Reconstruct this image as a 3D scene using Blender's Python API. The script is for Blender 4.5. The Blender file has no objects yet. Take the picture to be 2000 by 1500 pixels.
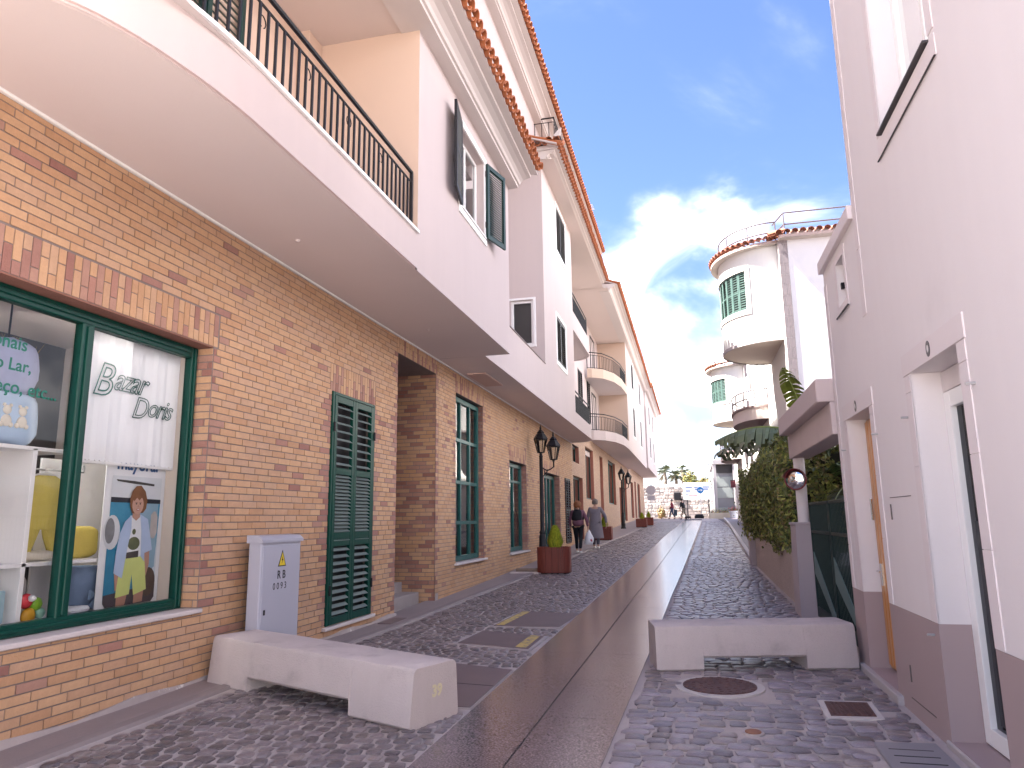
import bpy, math, random
import numpy as np
from mathutils import Matrix, Vector
random.seed(7)
SC = bpy.context.scene
COL = SC.collection
R = math.radians
# ---------------------------------------------------------------- camera
# street axis = +Y, up = +Z, right = +X, metres; eye 1.6 m above the datum
FPX = 1413.5
_Y = np.array([350., -260., FPX]); _Y /= np.linalg.norm(_Y)
_U = np.array([-100., 7550., FPX]); _U -= _U @ _Y * _Y; _U /= np.linalg.norm(_U)
_X = np.cross(_U, _Y)
if _X[0] < 0: _X = -_X
EYE = np.array([0., 0., 1.6])
cd = bpy.data.cameras.new('camera'); cam = bpy.data.objects.new('camera', cd); COL.objects.link(cam)
cd.sensor_width = 36; cd.lens = FPX / 2000 * 36; cd.clip_end = 3000; cd.clip_start = .05
mw = Matrix.Identity(4)
for i, b in enumerate((_X, _Y, _U)):
    mw[i][0] = b[0]; mw[i][1] = b[1]; mw[i][2] = -b[2]; mw[i][3] = EYE[i]
cam.matrix_world = mw
SC.camera = cam
def project(p):
    p = np.array(p, float) - EYE; d = _X * p[0] + _Y * p[1] + _U * p[2]
    return (1000 + FPX * d[0] / d[2], 750 - FPX * d[1] / d[2], d[2])
def inview(p, m=0):
    x, y, z = project(p)
    return z > .2 and -m < x < 2000 + m and -m < y < 1500 + m
# ---------------------------------------------------------------- sky, sun, exposure
SUN = Vector((-1.0, -.13, 1.45)).normalized()
W = bpy.data.worlds.new('World'); SC.world = W; W.use_nodes = True
nt = W.node_tree; N = nt.nodes; LK = nt.links
for n in list(N): N.remove(n)
def nd(tree, t, **k):
    n = tree.nodes.new(t)
    for a, b in k.items(): setattr(n, a, b)
    return n
def mth(tree, op, a, b=None, c=None, clamp=False):
    n = nd(tree, 'ShaderNodeMath', operation=op, use_clamp=clamp)
    for i, v in enumerate((a, b, c)):
        if v is None: continue
        if isinstance(v, (int, float)): n.inputs[i].default_value = v
        else: tree.links.new(v, n.inputs[i])
    return n.outputs[0]
sky = nd(nt, 'ShaderNodeTexSky', sky_type='NISHITA', sun_disc=False, sun_elevation=math.asin(SUN.z),
         sun_rotation=math.atan2(SUN.x, SUN.y), altitude=50, air_density=1.0, dust_density=.15, ozone_density=2.0)
tc = nd(nt, 'ShaderNodeTexCoord'); sep = nd(nt, 'ShaderNodeSeparateXYZ'); LK.new(tc.outputs['Generated'], sep.inputs[0])
zz = mth(nt, 'MAXIMUM', sep.outputs[2], 0.0)
den = mth(nt, 'ADD', zz, .28)
cmb = nd(nt, 'ShaderNodeCombineXYZ')
LK.new(mth(nt, 'DIVIDE', sep.outputs[0], den), cmb.inputs[0]); LK.new(mth(nt, 'DIVIDE', sep.outputs[1], den), cmb.inputs[1])
mp = nd(nt, 'ShaderNodeMapping'); LK.new(cmb.outputs[0], mp.inputs[0]); mp.inputs['Location'].default_value = (SKY_OFF := (3.1, 1.7, 0.4))
n1 = nd(nt, 'ShaderNodeTexNoise'); LK.new(mp.outputs[0], n1.inputs['Vector'])
n1.inputs['Scale'].default_value = 1.5; n1.inputs['Detail'].default_value = 8; n1.inputs['Roughness'].default_value = .55; n1.inputs['Distortion'].default_value = .5
n2 = nd(nt, 'ShaderNodeTexNoise'); LK.new(tc.outputs['Generated'], n2.inputs['Vector'])
n2.inputs['Scale'].default_value = 3.6; n2.inputs['Detail'].default_value = 7; n2.inputs['Roughness'].default_value = .55; n2.inputs['Distortion'].default_value = .3
def sstep(tree, v, a, b):
    n = nd(tree, 'ShaderNodeMapRange', interpolation_type='SMOOTHSTEP')
    tree.links.new(v, n.inputs[0]); n.inputs[1].default_value = a; n.inputs[2].default_value = b
    return n.outputs[0]
wisp = mth(nt, 'MULTIPLY', sstep(nt, n1.outputs[0], .40, .78), .62)
bank = sstep(nt, mth(nt, 'SUBTRACT', mth(nt, 'MULTIPLY', n2.outputs[0], .57), zz), -.06, .11)
n3 = nd(nt, 'ShaderNodeTexNoise'); LK.new(tc.outputs['Generated'], n3.inputs['Vector']); n3.inputs['Scale'].default_value = 5.5; n3.inputs['Detail'].default_value = 5
bank = mth(nt, 'MULTIPLY', bank, mth(nt, 'MULTIPLY_ADD', sstep(nt, n3.outputs[0], .36, .62), .80, .20))
bank = mth(nt, 'MULTIPLY', bank, mth(nt, 'MULTIPLY_ADD', sstep(nt, zz, .04, .29), .78, .22))
cl = mth(nt, 'POWER', mth(nt, 'MAXIMUM', wisp, bank, clamp=True), 1.9)
skyb = nd(nt, 'ShaderNodeMix', data_type='RGBA', blend_type='MULTIPLY'); skyb.inputs[0].default_value = 1
LK.new(sky.outputs[0], skyb.inputs[6]); skyb.inputs[7].default_value = (.33, .335, .405, 1)
hz = nd(nt, 'ShaderNodeVectorMath', operation='SCALE'); LK.new(skyb.outputs[2], hz.inputs[0])
hm = nd(nt, 'ShaderNodeMapRange', interpolation_type='SMOOTHSTEP'); LK.new(zz, hm.inputs[0]); hm.inputs[1].default_value = 0; hm.inputs[2].default_value = .42; hm.inputs[3].default_value = .58; hm.inputs[4].default_value = 1; LK.new(hm.outputs[0], hz.inputs['Scale'])
mixc = nd(nt, 'ShaderNodeMix', data_type='RGBA'); LK.new(cl, mixc.inputs[0]); LK.new(hz.outputs[0], mixc.inputs[6])
mixc.inputs[7].default_value = (CLOUD := (37.0, 34.4, 33.0, 1))
bg = nd(nt, 'ShaderNodeBackground'); LK.new(mixc.outputs[2], bg.inputs[0]); bg.inputs[1].default_value = .055
out = nd(nt, 'ShaderNodeOutputWorld'); LK.new(bg.outputs[0], out.inputs[0])
sl = bpy.data.lights.new('sun', 'SUN'); so = bpy.data.objects.new('sun', sl); COL.objects.link(so)
sl.energy = 2.6; sl.angle = R(.55); sl.color = (1, .95, .87)
so.rotation_euler = SUN.to_track_quat('Z', 'Y').to_euler(); so.location = (-20, -10, 40)
vs = SC.view_settings; vs.view_transform = 'Standard'; vs.look = 'None'; vs.gamma = 1; vs.use_curve_mapping = False
vs.exposure = 3.88
SC.cycles.max_bounces = 8; SC.cycles.diffuse_bounces = 5; SC.cycles.transparent_max_bounces = 12

# ---------------------------------------------------------------- ground profile
GP = [(-60, .09), (0, .09), (5, .11), (8, .14), (12, .2), (16, .27), (20, .37), (28, .6), (40, .95), (50, 1.2), (64, 1.45), (76, 1.5), (600, 1.5)]
def g(y):
    for (a, b), (c, d) in zip(GP, GP[1:]):
        if y <= c: return b + (d - b) * (y - a) / (c - a)
    return 1.5
def sst(t): t = max(0., min(1., t)); return t * t * (3 - 2 * t)
def G(x, y):
    return g(y) + .055 * sst((-2.2 - x) / 2.2) * sst((10 - y) / 3)

# ---------------------------------------------------------------- materials
MATS = {}
def mat(name, col, rough=.7, var=.12, scale=2.5, bump=0., bscale=60., metal=0., spec=.4, attr=False, fine=0., fscale=90., dirt=None, dscale=1.2, dthr=(.55, .75), coat=0., stretch=None, streak=0.):
    """procedural surface: base colour broken by two noises, optional stains, optional bump"""
    if name in MATS: return MATS[name]
    m = bpy.data.materials.new(name); m.use_nodes = True; t = m.node_tree; L = t.links
    b = t.nodes['Principled BSDF']
    b.inputs['Roughness'].default_value = rough; b.inputs['Metallic'].default_value = metal; b.inputs['Specular IOR Level'].default_value = spec
    if coat: b.inputs['Coat Weight'].default_value = coat; b.inputs['Coat Roughness'].default_value = .08
    co = nd(t, 'ShaderNodeTexCoord').outputs['Object']
    if stretch:
        mpn = nd(t, 'ShaderNodeMapping'); L.new(co, mpn.inputs[0]); mpn.inputs['Scale'].default_value = stretch; co = mpn.outputs[0]
    if attr:
        a = nd(t, 'ShaderNodeVertexColor', layer_name='Col'); base = a.outputs[0]
    else:
        a = nd(t, 'ShaderNodeRGB'); a.outputs[0].default_value = (*col, 1); base = a.outputs[0]
    def noisy(sc_, amt, src):
        n = nd(t, 'ShaderNodeTexNoise'); L.new(co, n.inputs['Vector']); n.inputs['Scale'].default_value = sc_; n.inputs['Detail'].default_value = 5
        f = mth(t, 'MULTIPLY_ADD', n.outputs[0], amt * 2.2, 1 - amt * 1.1)
        x = nd(t, 'ShaderNodeVectorMath', operation='SCALE'); L.new(src, x.inputs[0]); L.new(f, x.inputs['Scale'])
        return x.outputs[0], n
    c, n0 = noisy(scale, var, base)
    if fine: c, n0 = noisy(fscale, fine, c)
    if streak:
        ms = nd(t, 'ShaderNodeMapping'); L.new(co, ms.inputs[0]); ms.inputs['Scale'].default_value = (5, 5, .35); co0 = co; co = ms.outputs[0]; c, _ = noisy(1.3, streak, c); co = co0
    if dirt:
        n = nd(t, 'ShaderNodeTexNoise'); L.new(co, n.inputs['Vector']); n.inputs['Scale'].default_value = dscale; n.inputs['Detail'].default_value = 9; n.inputs['Roughness'].default_value = .65
        mx = nd(t, 'ShaderNodeMix', data_type='RGBA'); L.new(sstep(t, n.outputs[0], *dthr), mx.inputs[0]); L.new(c, mx.inputs[6]); mx.inputs[7].default_value = (*dirt, 1); c = mx.outputs[2]
    L.new(c, b.inputs['Base Color'])
    if bump:
        n = nd(t, 'ShaderNodeTexNoise'); L.new(co, n.inputs['Vector']); n.inputs['Scale'].default_value = bscale; n.inputs['Detail'].default_value = 6
        bp = nd(t, 'ShaderNodeBump'); bp.inputs['Strength'].default_value = bump; bp.inputs['Distance'].default_value = .01; L.new(n.outputs[0], bp.inputs['Height']); L.new(bp.outputs[0], b.inputs['Normal'])
    MATS[name] = m
    return m
def glass(name, tint=(.95, .97, .97), refl=1.0, rough=.01):
    if name in MATS: return MATS[name]
    m = bpy.data.materials.new(name); m.use_nodes = True; t = m.node_tree
    for n in list(t.nodes): t.nodes.remove(n)
    o = nd(t, 'ShaderNodeOutputMaterial'); mx = nd(t, 'ShaderNodeMixShader'); fr = nd(t, 'ShaderNodeFresnel'); fr.inputs[0].default_value = 1.5
    tr = nd(t, 'ShaderNodeBsdfTransparent'); tr.inputs[0].default_value = (*tint, 1); gl = nd(t, 'ShaderNodeBsdfGlossy'); gl.inputs['Roughness'].default_value = rough
    t.links.new(mth(t, 'MULTIPLY', fr.outputs[0], refl, clamp=True), mx.inputs[0]); t.links.new(tr.outputs[0], mx.inputs[1]); t.links.new(gl.outputs[0], mx.inputs[2]); t.links.new(mx.outputs[0], o.inputs[0])
    MATS[name] = m
    return m
PINK = mat('pink_render', (.51, .43, .415), .85, .03, .8, bump=.12, bscale=220, dirt=(.47, .39, .375), dscale=.7, dthr=(.58, .95), streak=.03)
PEACH = mat('peach_render', (.56, .42, .335), .85, .03, .8, bump=.12, bscale=220)
SOFFIT = mat('soffit_paint', (.70, .615, .605), .85, .035, .9, bump=.1, bscale=130, dirt=(.62, .54, .53), dscale=.8, dthr=(.55, .9))
TRIM = mat('cream_moulding', (.57, .51, .485), .8, .03, 1.5)
WHITE = mat('white_paint', (.8, .79, .78), .6, .03, 2)
SIDEWHITE = mat('rough_white_render', (.62, .60, .61), .9, .05, 1.2, bump=.35, bscale=60, dirt=(.52, .50, .50), dscale=.8, dthr=(.58, .9))
GREYWALL = mat('pale_grey_render', (.68, .635, .645), .88, .03, .7, streak=.018, bump=.2, bscale=160, dirt=(.60, .55, .56), dscale=.9, dthr=(.55, .9))
GREYTRIM = mat('pale_grey_trim', (.66, .60, .61), .8, .03, 1.5, bump=.05, bscale=150)
TAUPE = mat('taupe_plinth_paint', (.355, .275, .28), .75, .06, 1.3, bump=.1, bscale=200, dirt=(.40, .335, .335), dscale=1.6, dthr=(.62, .85))
BRICK = mat('brick_face', (1, 1, 1), .75, .13, 9, bump=.45, bscale=90, attr=True, fine=.10, fscale=60, dirt=(.44, .29, .215), dscale=1.1, dthr=(.50, 1.0))
MORTAR = mat('mortar', (.20, .16, .15), .95, .12, 8, bump=.3, bscale=90)
GREEN = mat('green_enamel', (.0035, .045, .033), .36, .10, 3, spec=.22, fine=.04)
GREEND = mat('dark_green_enamel', (.008, .032, .028), .4, .10, 3, spec=.3)
BLACKM = mat('black_iron', (.014, .013, .016), .5, .15, 6, spec=.25)
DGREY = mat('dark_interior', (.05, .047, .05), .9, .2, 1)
CURTAIN = mat('net_curtain', (.55, .53, .53), .9, .1, 2, stretch=(6, 6, .3))
STONESILL = mat('stone_sill', (.55, .49, .48), .5, .08, 8, fine=.05)
TILE = mat('terracotta_tile', (.37, .115, .042), .75, .22, 5, bump=.25, bscale=70, dirt=(.30, .15, .095), dscale=5, dthr=(.5, .8))
TILEB = mat('aged_terracotta_tile', (.36, .14, .085), .8, .22, 5, bump=.25, bscale=70, dirt=(.30, .20, .17), dscale=5, dthr=(.55, .8))
CONC = mat('cast_concrete', (.51, .445, .43), .85, .10, 2.2, bump=.6, bscale=90, fine=.10, fscale=140, dirt=(.37, .32, .31), dscale=2.8, dthr=(.50, .80), streak=.06)
GLASS = glass('window_glass', (.9, .93, .93), 1.5)
SHOPGLASS = glass('shop_glass', (.97, .98, .98), .65)
# ---------------------------------------------------------------- mesh helpers
class MB:
    def __init__(s): s.v = []; s.f = []; s.c = []; s.mi = []
    def add(s, vs_, fs, c=None, mi=0):
        o = len(s.v); s.v += [tuple(p) for p in vs_]
        for f in fs: s.f.append(tuple(i + o for i in f)); s.c.append(c); s.mi.append(mi)
        return s
    def quad(s, a, b, c_, d, c=None, mi=0): return s.add([a, b, c_, d], [(0, 1, 2, 3)], c, mi)
    def box(s, x0, x1, y0, y1, z0, z1, c=None, mi=0):
        v = [(x, y, z) for z in (z0, z1) for y in (y0, y1) for x in (x0, x1)]
        return s.add(v, [(0, 2, 3, 1), (4, 5, 7, 6), (0, 1, 5, 4), (2, 6, 7, 3), (0, 4, 6, 2), (1, 3, 7, 5)], c, mi)
    def bbox(s, x0, x1, y0, y1, z0, z1, b=.01, c=None, mi=0):
        """box with chamfered edges"""
        X = (x0, x1); Y = (y0, y1); Z = (z0, z1); V = []; idx = {}
        for i in (0, 1):
            for j in (0, 1):
                for k in (0, 1):
                    sx, sy, sz = 1 - 2 * i, 1 - 2 * j, 1 - 2 * k
                    for ax in range(3):
                        p = [X[i] + sx * b, Y[j] + sy * b, Z[k] + sz * b]; p[ax] = (X[i], Y[j], Z[k])[ax]
                        idx[i, j, k, ax] = len(V); V.append(p)
        F = []
        I = lambda i, j, k, a: idx[i, j, k, a]
        for e in (0, 1):
            q = [I(e, 0, 0, 0), I(e, 1, 0, 0), I(e, 1, 1, 0), I(e, 0, 1, 0)]; F.append(q if e else q[::-1])
            q = [I(0, e, 0, 1), I(0, e, 1, 1), I(1, e, 1, 1), I(1, e, 0, 1)]; F.append(q if e else q[::-1])
            q = [I(0, 0, e, 2), I(1, 0, e, 2), I(1, 1, e, 2), I(0, 1, e, 2)]; F.append(q if e else q[::-1])
        for i in (0, 1):
            for j in (0, 1):
                q = [I(i, j, 0, 0), I(i, j, 0, 1), I(i, j, 1, 1), I(i, j, 1, 0)]; F.append(q if (i == j) else q[::-1])
                q = [I(i, 0, j, 0), I(i, 0, j, 2), I(i, 1, j, 2), I(i, 1, j, 0)]; F.append(q if i != j else q[::-1])
                q = [I(0, i, j, 1), I(0, i, j, 2), I(1, i, j, 2), I(1, i, j, 1)]; F.append(q if i == j else q[::-1])
                for k in (0, 1):
                    q = [I(i, j, k, 0), I(i, j, k, 1), I(i, j, k, 2)]; F.append(q if (i + j + k) % 2 else q[::-1])
        return s.add(V, F, c, mi)
    def prism(s, poly, a0, a1, axis='y', c=None, mi=0, cap=True):
        """extrude a 2D polygon: axis y -> poly (x,z); z -> (x,y); x -> (y,z)"""
        n = len(poly)
        def P(p, a): return {'y': (p[0], a, p[1]), 'z': (p[0], p[1], a), 'x': (a, p[0], p[1])}[axis]
        v = [P(p, a0) for p in poly] + [P(p, a1) for p in poly]
        f = [(i, (i + 1) % n, n + (i + 1) % n, n + i) for i in range(n)]
        if cap: f += [tuple(range(n - 1, -1, -1)), tuple(range(n, 2 * n))]
        return s.add(v, f, c, mi)
    def tube(s, pts, r, n=8, c=None, mi=0, cap=True):
        pts = [Vector(p) for p in pts]; rr = r if isinstance(r, (list, tuple)) else [r] * len(pts); V = []; F = []
        ref = None
        for i, p in enumerate(pts):
            d = (pts[min(i + 1, len(pts) - 1)] - pts[max(i - 1, 0)]).normalized()
            if ref is None: ref = Vector((0, 0, 1)) if abs(d.z) < .9 else Vector((1, 0, 0))
            u = d.cross(ref).normalized(); w = u.cross(d).normalized(); ref = w
            for k in range(n):
                a = 2 * math.pi * k / n; V.append(p + (u * math.cos(a) + w * math.sin(a)) * rr[i])
        for i in range(len(pts) - 1):
            for k in range(n): F.append((i * n + k, i * n + (k + 1) % n, (i + 1) * n + (k + 1) % n, (i + 1) * n + k))
        if cap: F += [tuple(range(n - 1, -1, -1)), tuple(range((len(pts) - 1) * n, len(pts) * n))]
        return s.add(V, F, c, mi)
    def lathe(s, prof, cx, cy, n=16, c=None, mi=0, a0=0, a1=2 * math.pi, ex=1, ey=1):
        full = abs(a1 - a0 - 2 * math.pi) < 1e-6; m = n if full else n + 1; V = []; F = []
        for r, z in prof:
            for k in range(m):
                a = a0 + (a1 - a0) * k / n; V.append((cx + r * ex * math.cos(a), cy + r * ey * math.sin(a), z))
        for i in range(len(prof) - 1):
            for k in range(n): F.append((i * m + k, i * m + (k + 1) % m, (i + 1) * m + (k + 1) % m, (i + 1) * m + k))
        return s.add(V, F, c, mi)
    def mesh(s, name):
        me = bpy.data.meshes.new(name); me.from_pydata(s.v, [], s.f)
        if any(c is not None for c in s.c):
            at = me.color_attributes.new('Col', 'FLOAT_COLOR', 'CORNER'); buf = []
            for f, c in zip(s.f, s.c): buf += list((*(c or (1, 1, 1)), 1)) * len(f)
            at.data.foreach_set('color', buf)
        if any(s.mi): me.polygons.foreach_set('material_index', s.mi)
        return me
    def build(s, name, m, parent=None, smooth=False, local=False, **k):
        me = s.mesh(name)
        for q in (m if isinstance(m, (list, tuple)) else [m]): me.materials.append(q)
        if smooth: me.polygons.foreach_set('use_smooth', [True] * len(me.polygons))
        return put(name, me, parent, local, **k)
def put(name, me, parent=None, local=False, label=None, cat=None, group=None, kind=None, loc=None, rot=None, scale=None):
    o = bpy.data.objects.new(name, me); COL.objects.link(o)
    if parent is not None:
        o.parent = parent
        if not local:
            b = ORG.get(parent.name, Vector((0, 0, 0))); o.matrix_parent_inverse = Matrix.Translation(-b)
    if loc is not None: o.location = loc
    if rot is not None: o.rotation_euler = rot
    if scale is not None: o.scale = scale
    ORG[o.name] = Vector((0, 0, 0))
    if label: o['label'] = label
    if cat: o['category'] = cat
    if group: o['group'] = group
    if kind: o['kind'] = kind
    return o
ORG = {}
def thing(name, label, cat, loc=(0, 0, 0), rz=0, group=None, rot=None):
    o = put(name, None, None, label=label, cat=cat, group=group, loc=loc, rot=rot or (0, 0, rz)); ORG[o.name] = Vector(loc)
    o.empty_display_size = .2
    return o
def copy_tree(o, parent=None, dloc=None, label=None):
    c = o.copy(); COL.objects.link(c); c.parent = parent; c.matrix_parent_inverse = o.matrix_parent_inverse.copy()
    if dloc is not None: c.location = Vector(o.location) + Vector(dloc)
    if label: c['label'] = label
    ORG[c.name] = ORG.get(o.name, Vector((0, 0, 0)))
    for ch in list(CH(o)): copy_tree(ch, c)
    return c
def CH(o): return [q for q in bpy.data.objects if q.parent == o]
def smooth_angle(o, ang=40):
    me = o.data; me.polygons.foreach_set('use_smooth', [True] * len(me.polygons))
    try: me.set_sharp_from_angle(angle=R(ang))
    except Exception: pass
    return o
def wall(m, ax, pos, nrm, u0, u1, z0, z1, holes=(), depth=.2, c=None, mi=0):
    """sheet wall with openings and reveals; ax 'x': plane x=pos, u=y; ax 'y': plane y=pos, u=x; nrm +-1 faces outward; holes (ua,ub,za,zb[,depth])"""
    us = sorted({u0, u1, *[min(max(q, u0), u1) for h in holes for q in h[:2]]}); zs = sorted({z0, z1, *[min(max(q, z0), z1) for h in holes for q in h[2:4]]})
    def P(u, z, d=0): return (pos - nrm * d, u, z) if ax == 'x' else (u, pos - nrm * d, z)
    flip = (ax == 'x') != (nrm > 0)
    def Q(a, b, cc, d): m.quad(*( (a, b, cc, d) if not flip else (d, cc, b, a)), c=c, mi=mi)
    for a, b in zip(us, us[1:]):
        for d, e in zip(zs, zs[1:]):
            um, zm = (a + b) / 2, (d + e) / 2
            if any(h[0] < um < h[1] and h[2] < zm < h[3] for h in holes): continue
            Q(P(a, d), P(b, d), P(b, e), P(a, e))
    for h in holes:
        dp = h[4] if len(h) > 4 else depth
        a, b, d, e = max(h[0], u0), min(h[1], u1), max(h[2], z0), min(h[3], z1)
        if h[0] >= u0: Q(P(a, d), P(a, e), P(a, e, dp), P(a, d, dp))
        if h[1] <= u1: Q(P(b, e), P(b, d), P(b, d, dp), P(b, e, dp))
        if h[3] <= z1: Q(P(a, e), P(b, e), P(b, e, dp), P(a, e, dp))
        if h[2] >= z0: Q(P(b, d), P(a, d), P(a, d, dp), P(b, d, dp))
    return m
def text(name, s, m, parent, loc, rot, size, shear=0, outline=0, extrude=.001, align='LEFT', sx=1, space=1, offset=0):
    cu = bpy.data.curves.new(name, 'FONT'); cu.body = s; cu.size = size; cu.shear = shear; cu.align_x = align; cu.space_character = space; cu.offset = offset
    if outline: cu.fill_mode = 'NONE'; cu.bevel_depth = outline; cu.bevel_resolution = 0
    else: cu.extrude = extrude
    cu.resolution_u = 4
    o = bpy.data.objects.new(name, cu); dg = bpy.context.evaluated_depsgraph_get(); COL.objects.link(o); bpy.context.view_layer.update()
    me = bpy.data.meshes.new_from_object(o.evaluated_get(bpy.context.evaluated_depsgraph_get())); bpy.data.objects.remove(o)
    me.materials.clear(); me.materials.append(m)
    return put(name, me, parent, loc=loc, rot=rot, scale=(sx, 1, 1))
FACEX = (R(90), 0, R(90))      # text on a wall that faces +x
FACENX = (R(90), 0, R(-90))    # ... that faces -x
FACENY = (R(90), 0, 0)         # ... that faces the camera side (-y)
# ================================================================ SETTING: ground, street, paving
ASPH = mat('worn_grey_ground', (.20, .17, .165), .9, .12, .6, bump=.2, bscale=40, fine=.08)
JOINT = mat('cobble_joint_mortar', (.43, .375, .36), .92, .16, 3, bump=.5, bscale=70, fine=.12, fscale=110, dirt=(.24, .20, .20), dscale=.55, dthr=(.52, .74))
COBBLE = mat('basalt_cobble', (1, 1, 1), .33, .15, 14, bump=.55, bscale=75, attr=True, fine=.12, fscale=160, spec=.55)
GRANITE = mat('honed_granite', (.155, .120, .134), .175, .12, 1.3, fine=1.6, fscale=75, spec=.8, dirt=(.175, .145, .145), dscale=.9, dthr=(.5, .8))
PAVE = mat('smooth_grey_pavement', (.26, .215, .215), .62, .12, 1.8, bump=.2, bscale=60, fine=.08, dirt=(.35, .30, .29), dscale=1.3, dthr=(.55, .8))
def lerp(pts, y):
    for (a, b), (c, d) in zip(pts, pts[1:]):
        if y <= c: return b + (d - b) * (y - a) / (c - a)
    return pts[-1][1]
SL = [(-3, -1.78), (4.5, -1.77), (7.3, -1.76), (13.3, -1.68), (33.6, -1.2), (45, -.83), (62, -.45)]
SR = [(-3, -.82), (4.76, -.62), (8.2, -.53), (13.4, -.42), (33.4, .15), (44.5, .46), (62, .85)]
PE = [(-3, -4.12), (6, -4.12), (9.5, -4.12), (13.2, -4.05), (19.3, -3.85), (26.6, -3.55), (38.6, -3.0), (62, -2.6)]
YS = [-3 + .5 * i for i in range(20)] + [7 + i for i in range(60)]
def strip(m, xa, xb, dz, ys, nx=1):
    for a, b in zip(ys, ys[1:]):
        for k in range(nx):
            def P(y, t): x = xa(y) + (xb(y) - xa(y)) * t; return (x, y, G(x, y) + dz)
            m.quad(P(a, k / nx), P(a, (k + 1) / nx), P(b, (k + 1) / nx), P(b, k / nx))
    return m
m = MB(); strip(m, lambda y: -300, lambda y: -6, -.06, [-60, 0, 5, 8, 12, 16, 20, 28, 40, 50, 64, 76, 200, 600]); strip(m, lambda y: -6, lambda y: 12, -.06, YS + [200, 600], 14); strip(m, lambda y: 12, lambda y: 300, -.06, [-60, 0, 5, 8, 12, 16, 20, 28, 40, 50, 64, 76, 200, 600])
m.build('ground', ASPH, kind='structure')
MB().quad((-60, -60, .135), (60, -60, .135), (60, .3, .135), (-60, .3, .135)).build('added_bounce_sheet', mat('sun_bounce_paving', (.50, .45, .42), .8, .1, .8, bump=.2, fine=.08), kind='structure')  # unseen pale sheet behind the camera, added to bounce sun into the street
st = strip(MB(), lambda y: -4.6, lambda y: 1.75 if y < 22 else 2.1, -.004, YS, 12).build('cobbled_street', JOINT, kind='structure')
BASEG = strip(MB(), lambda y: -4.6, lambda y: lerp(PE, y), .012, YS, 4).build('pavement', PAVE, kind='structure')
# a low kerb lip between pavement and cobbles
m = MB()
for a, b in zip(YS[2:-14], YS[3:-14]):
    P = lambda y, d, z: (lerp(PE, y) + d, y, G(lerp(PE, y), y) + z)
    m.quad(P(a, 0, .024), P(a, .09, .021), P(b, .09, .021), P(b, 0, .024)); m.quad(P(a, .09, .021), P(a, .1, -.01), P(b, .1, -.01), P(b, .09, .021))
m.build('kerb', mat('kerb_stone', (.25, .21, .21), .7, .15, 3, bump=.3), BASEG)
# ---- granite strip, slab by slab (two lanes with an open joint)
path = strip(MB(), lambda y: lerp(SL, y), lambda y: lerp(SR, y), .004, [y for y in YS if y <= 62], 2).build('granite_path', mat('joint_dark', (.03, .026, .027), .8), kind='structure')
y = 2.0; k = 0
while y < 58:
    ln = 1.25 if y < 30 else 2.5
    for lane in (0, 1):
        m = MB(); ya, yb = y + .004, y + ln - .004
        def P(yy, t):
            l, r = lerp(SL, yy), lerp(SR, yy); mid = (l + r) / 2
            a, b = (l, mid - .007) if lane == 0 else (mid + .007, r)
            x = a + (b - a) * t; return (x, yy, G(x, yy) + .012)
        q = [P(ya, 0), P(ya, 1), P(yb, 1), P(yb, 0)]
        m.quad(*q)
        for i in range(4):
            a, b = q[i], q[(i + 1) % 4]; m.quad((a[0], a[1], a[2] - .02), (b[0], b[1], b[2] - .02), b, a)
        m.build('slab', GRANITE, path)
    y += ln; k += 1
# ---- covers and lids set in the street (kept clear of cobbles)
COV = []   # rectangles/discs the cobbles must leave free: (poly) in xy
def quadsheet(q, dz, th=.02):
    m = MB(); v = [(x, y, G(x, y) + dz) for x, y in q]; m.quad(*v)
    for i in range(4):
        a, b = v[i], v[(i + 1) % 4]; m.quad((a[0], a[1], a[2] - th), (b[0], b[1], b[2] - th), b, a)
    return m
def inset(q, d):
    c = (sum(p[0] for p in q) / 4, sum(p[1] for p in q) / 4); o = []
    for x, y in q:
        l = math.hypot(x - c[0], y - c[1]); o.append((x + (c[0] - x) * d / l, y + (c[1] - y) * d / l))
    return o
BEDM = mat('cement_bed', (.42, .37, .36), .9, .12, 6, bump=.4, bscale=60)
LIDS = mat('brown_slab_lid', (.17, .125, .125), .6, .12, 3, bump=.2, bscale=80, fine=.15, fscale=150)
IRONR = mat('rusty_iron_cover', (.11, .055, .05), .6, .25, 9, bump=.3, bscale=50, metal=.3, dirt=(.18, .08, .055), dscale=7)
YELP = mat('worn_yellow_paint', (.58, .43, .14), .75, .2, 9, dirt=(.3, .24, .17), dscale=16, dthr=(.48, .6))
c1 = [(-2.70, 9.95), (-1.80, 9.95), (-1.70, 11.2), (-2.62, 11.35)]
c2 = [(-2.78, 8.62), (-1.88, 8.40), (-1.86, 9.22), (-2.72, 9.52)]
c3 = [(-2.45, 5.9), (-1.80, 5.9), (-1.80, 7.3), (-2.45, 7.5)]
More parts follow.
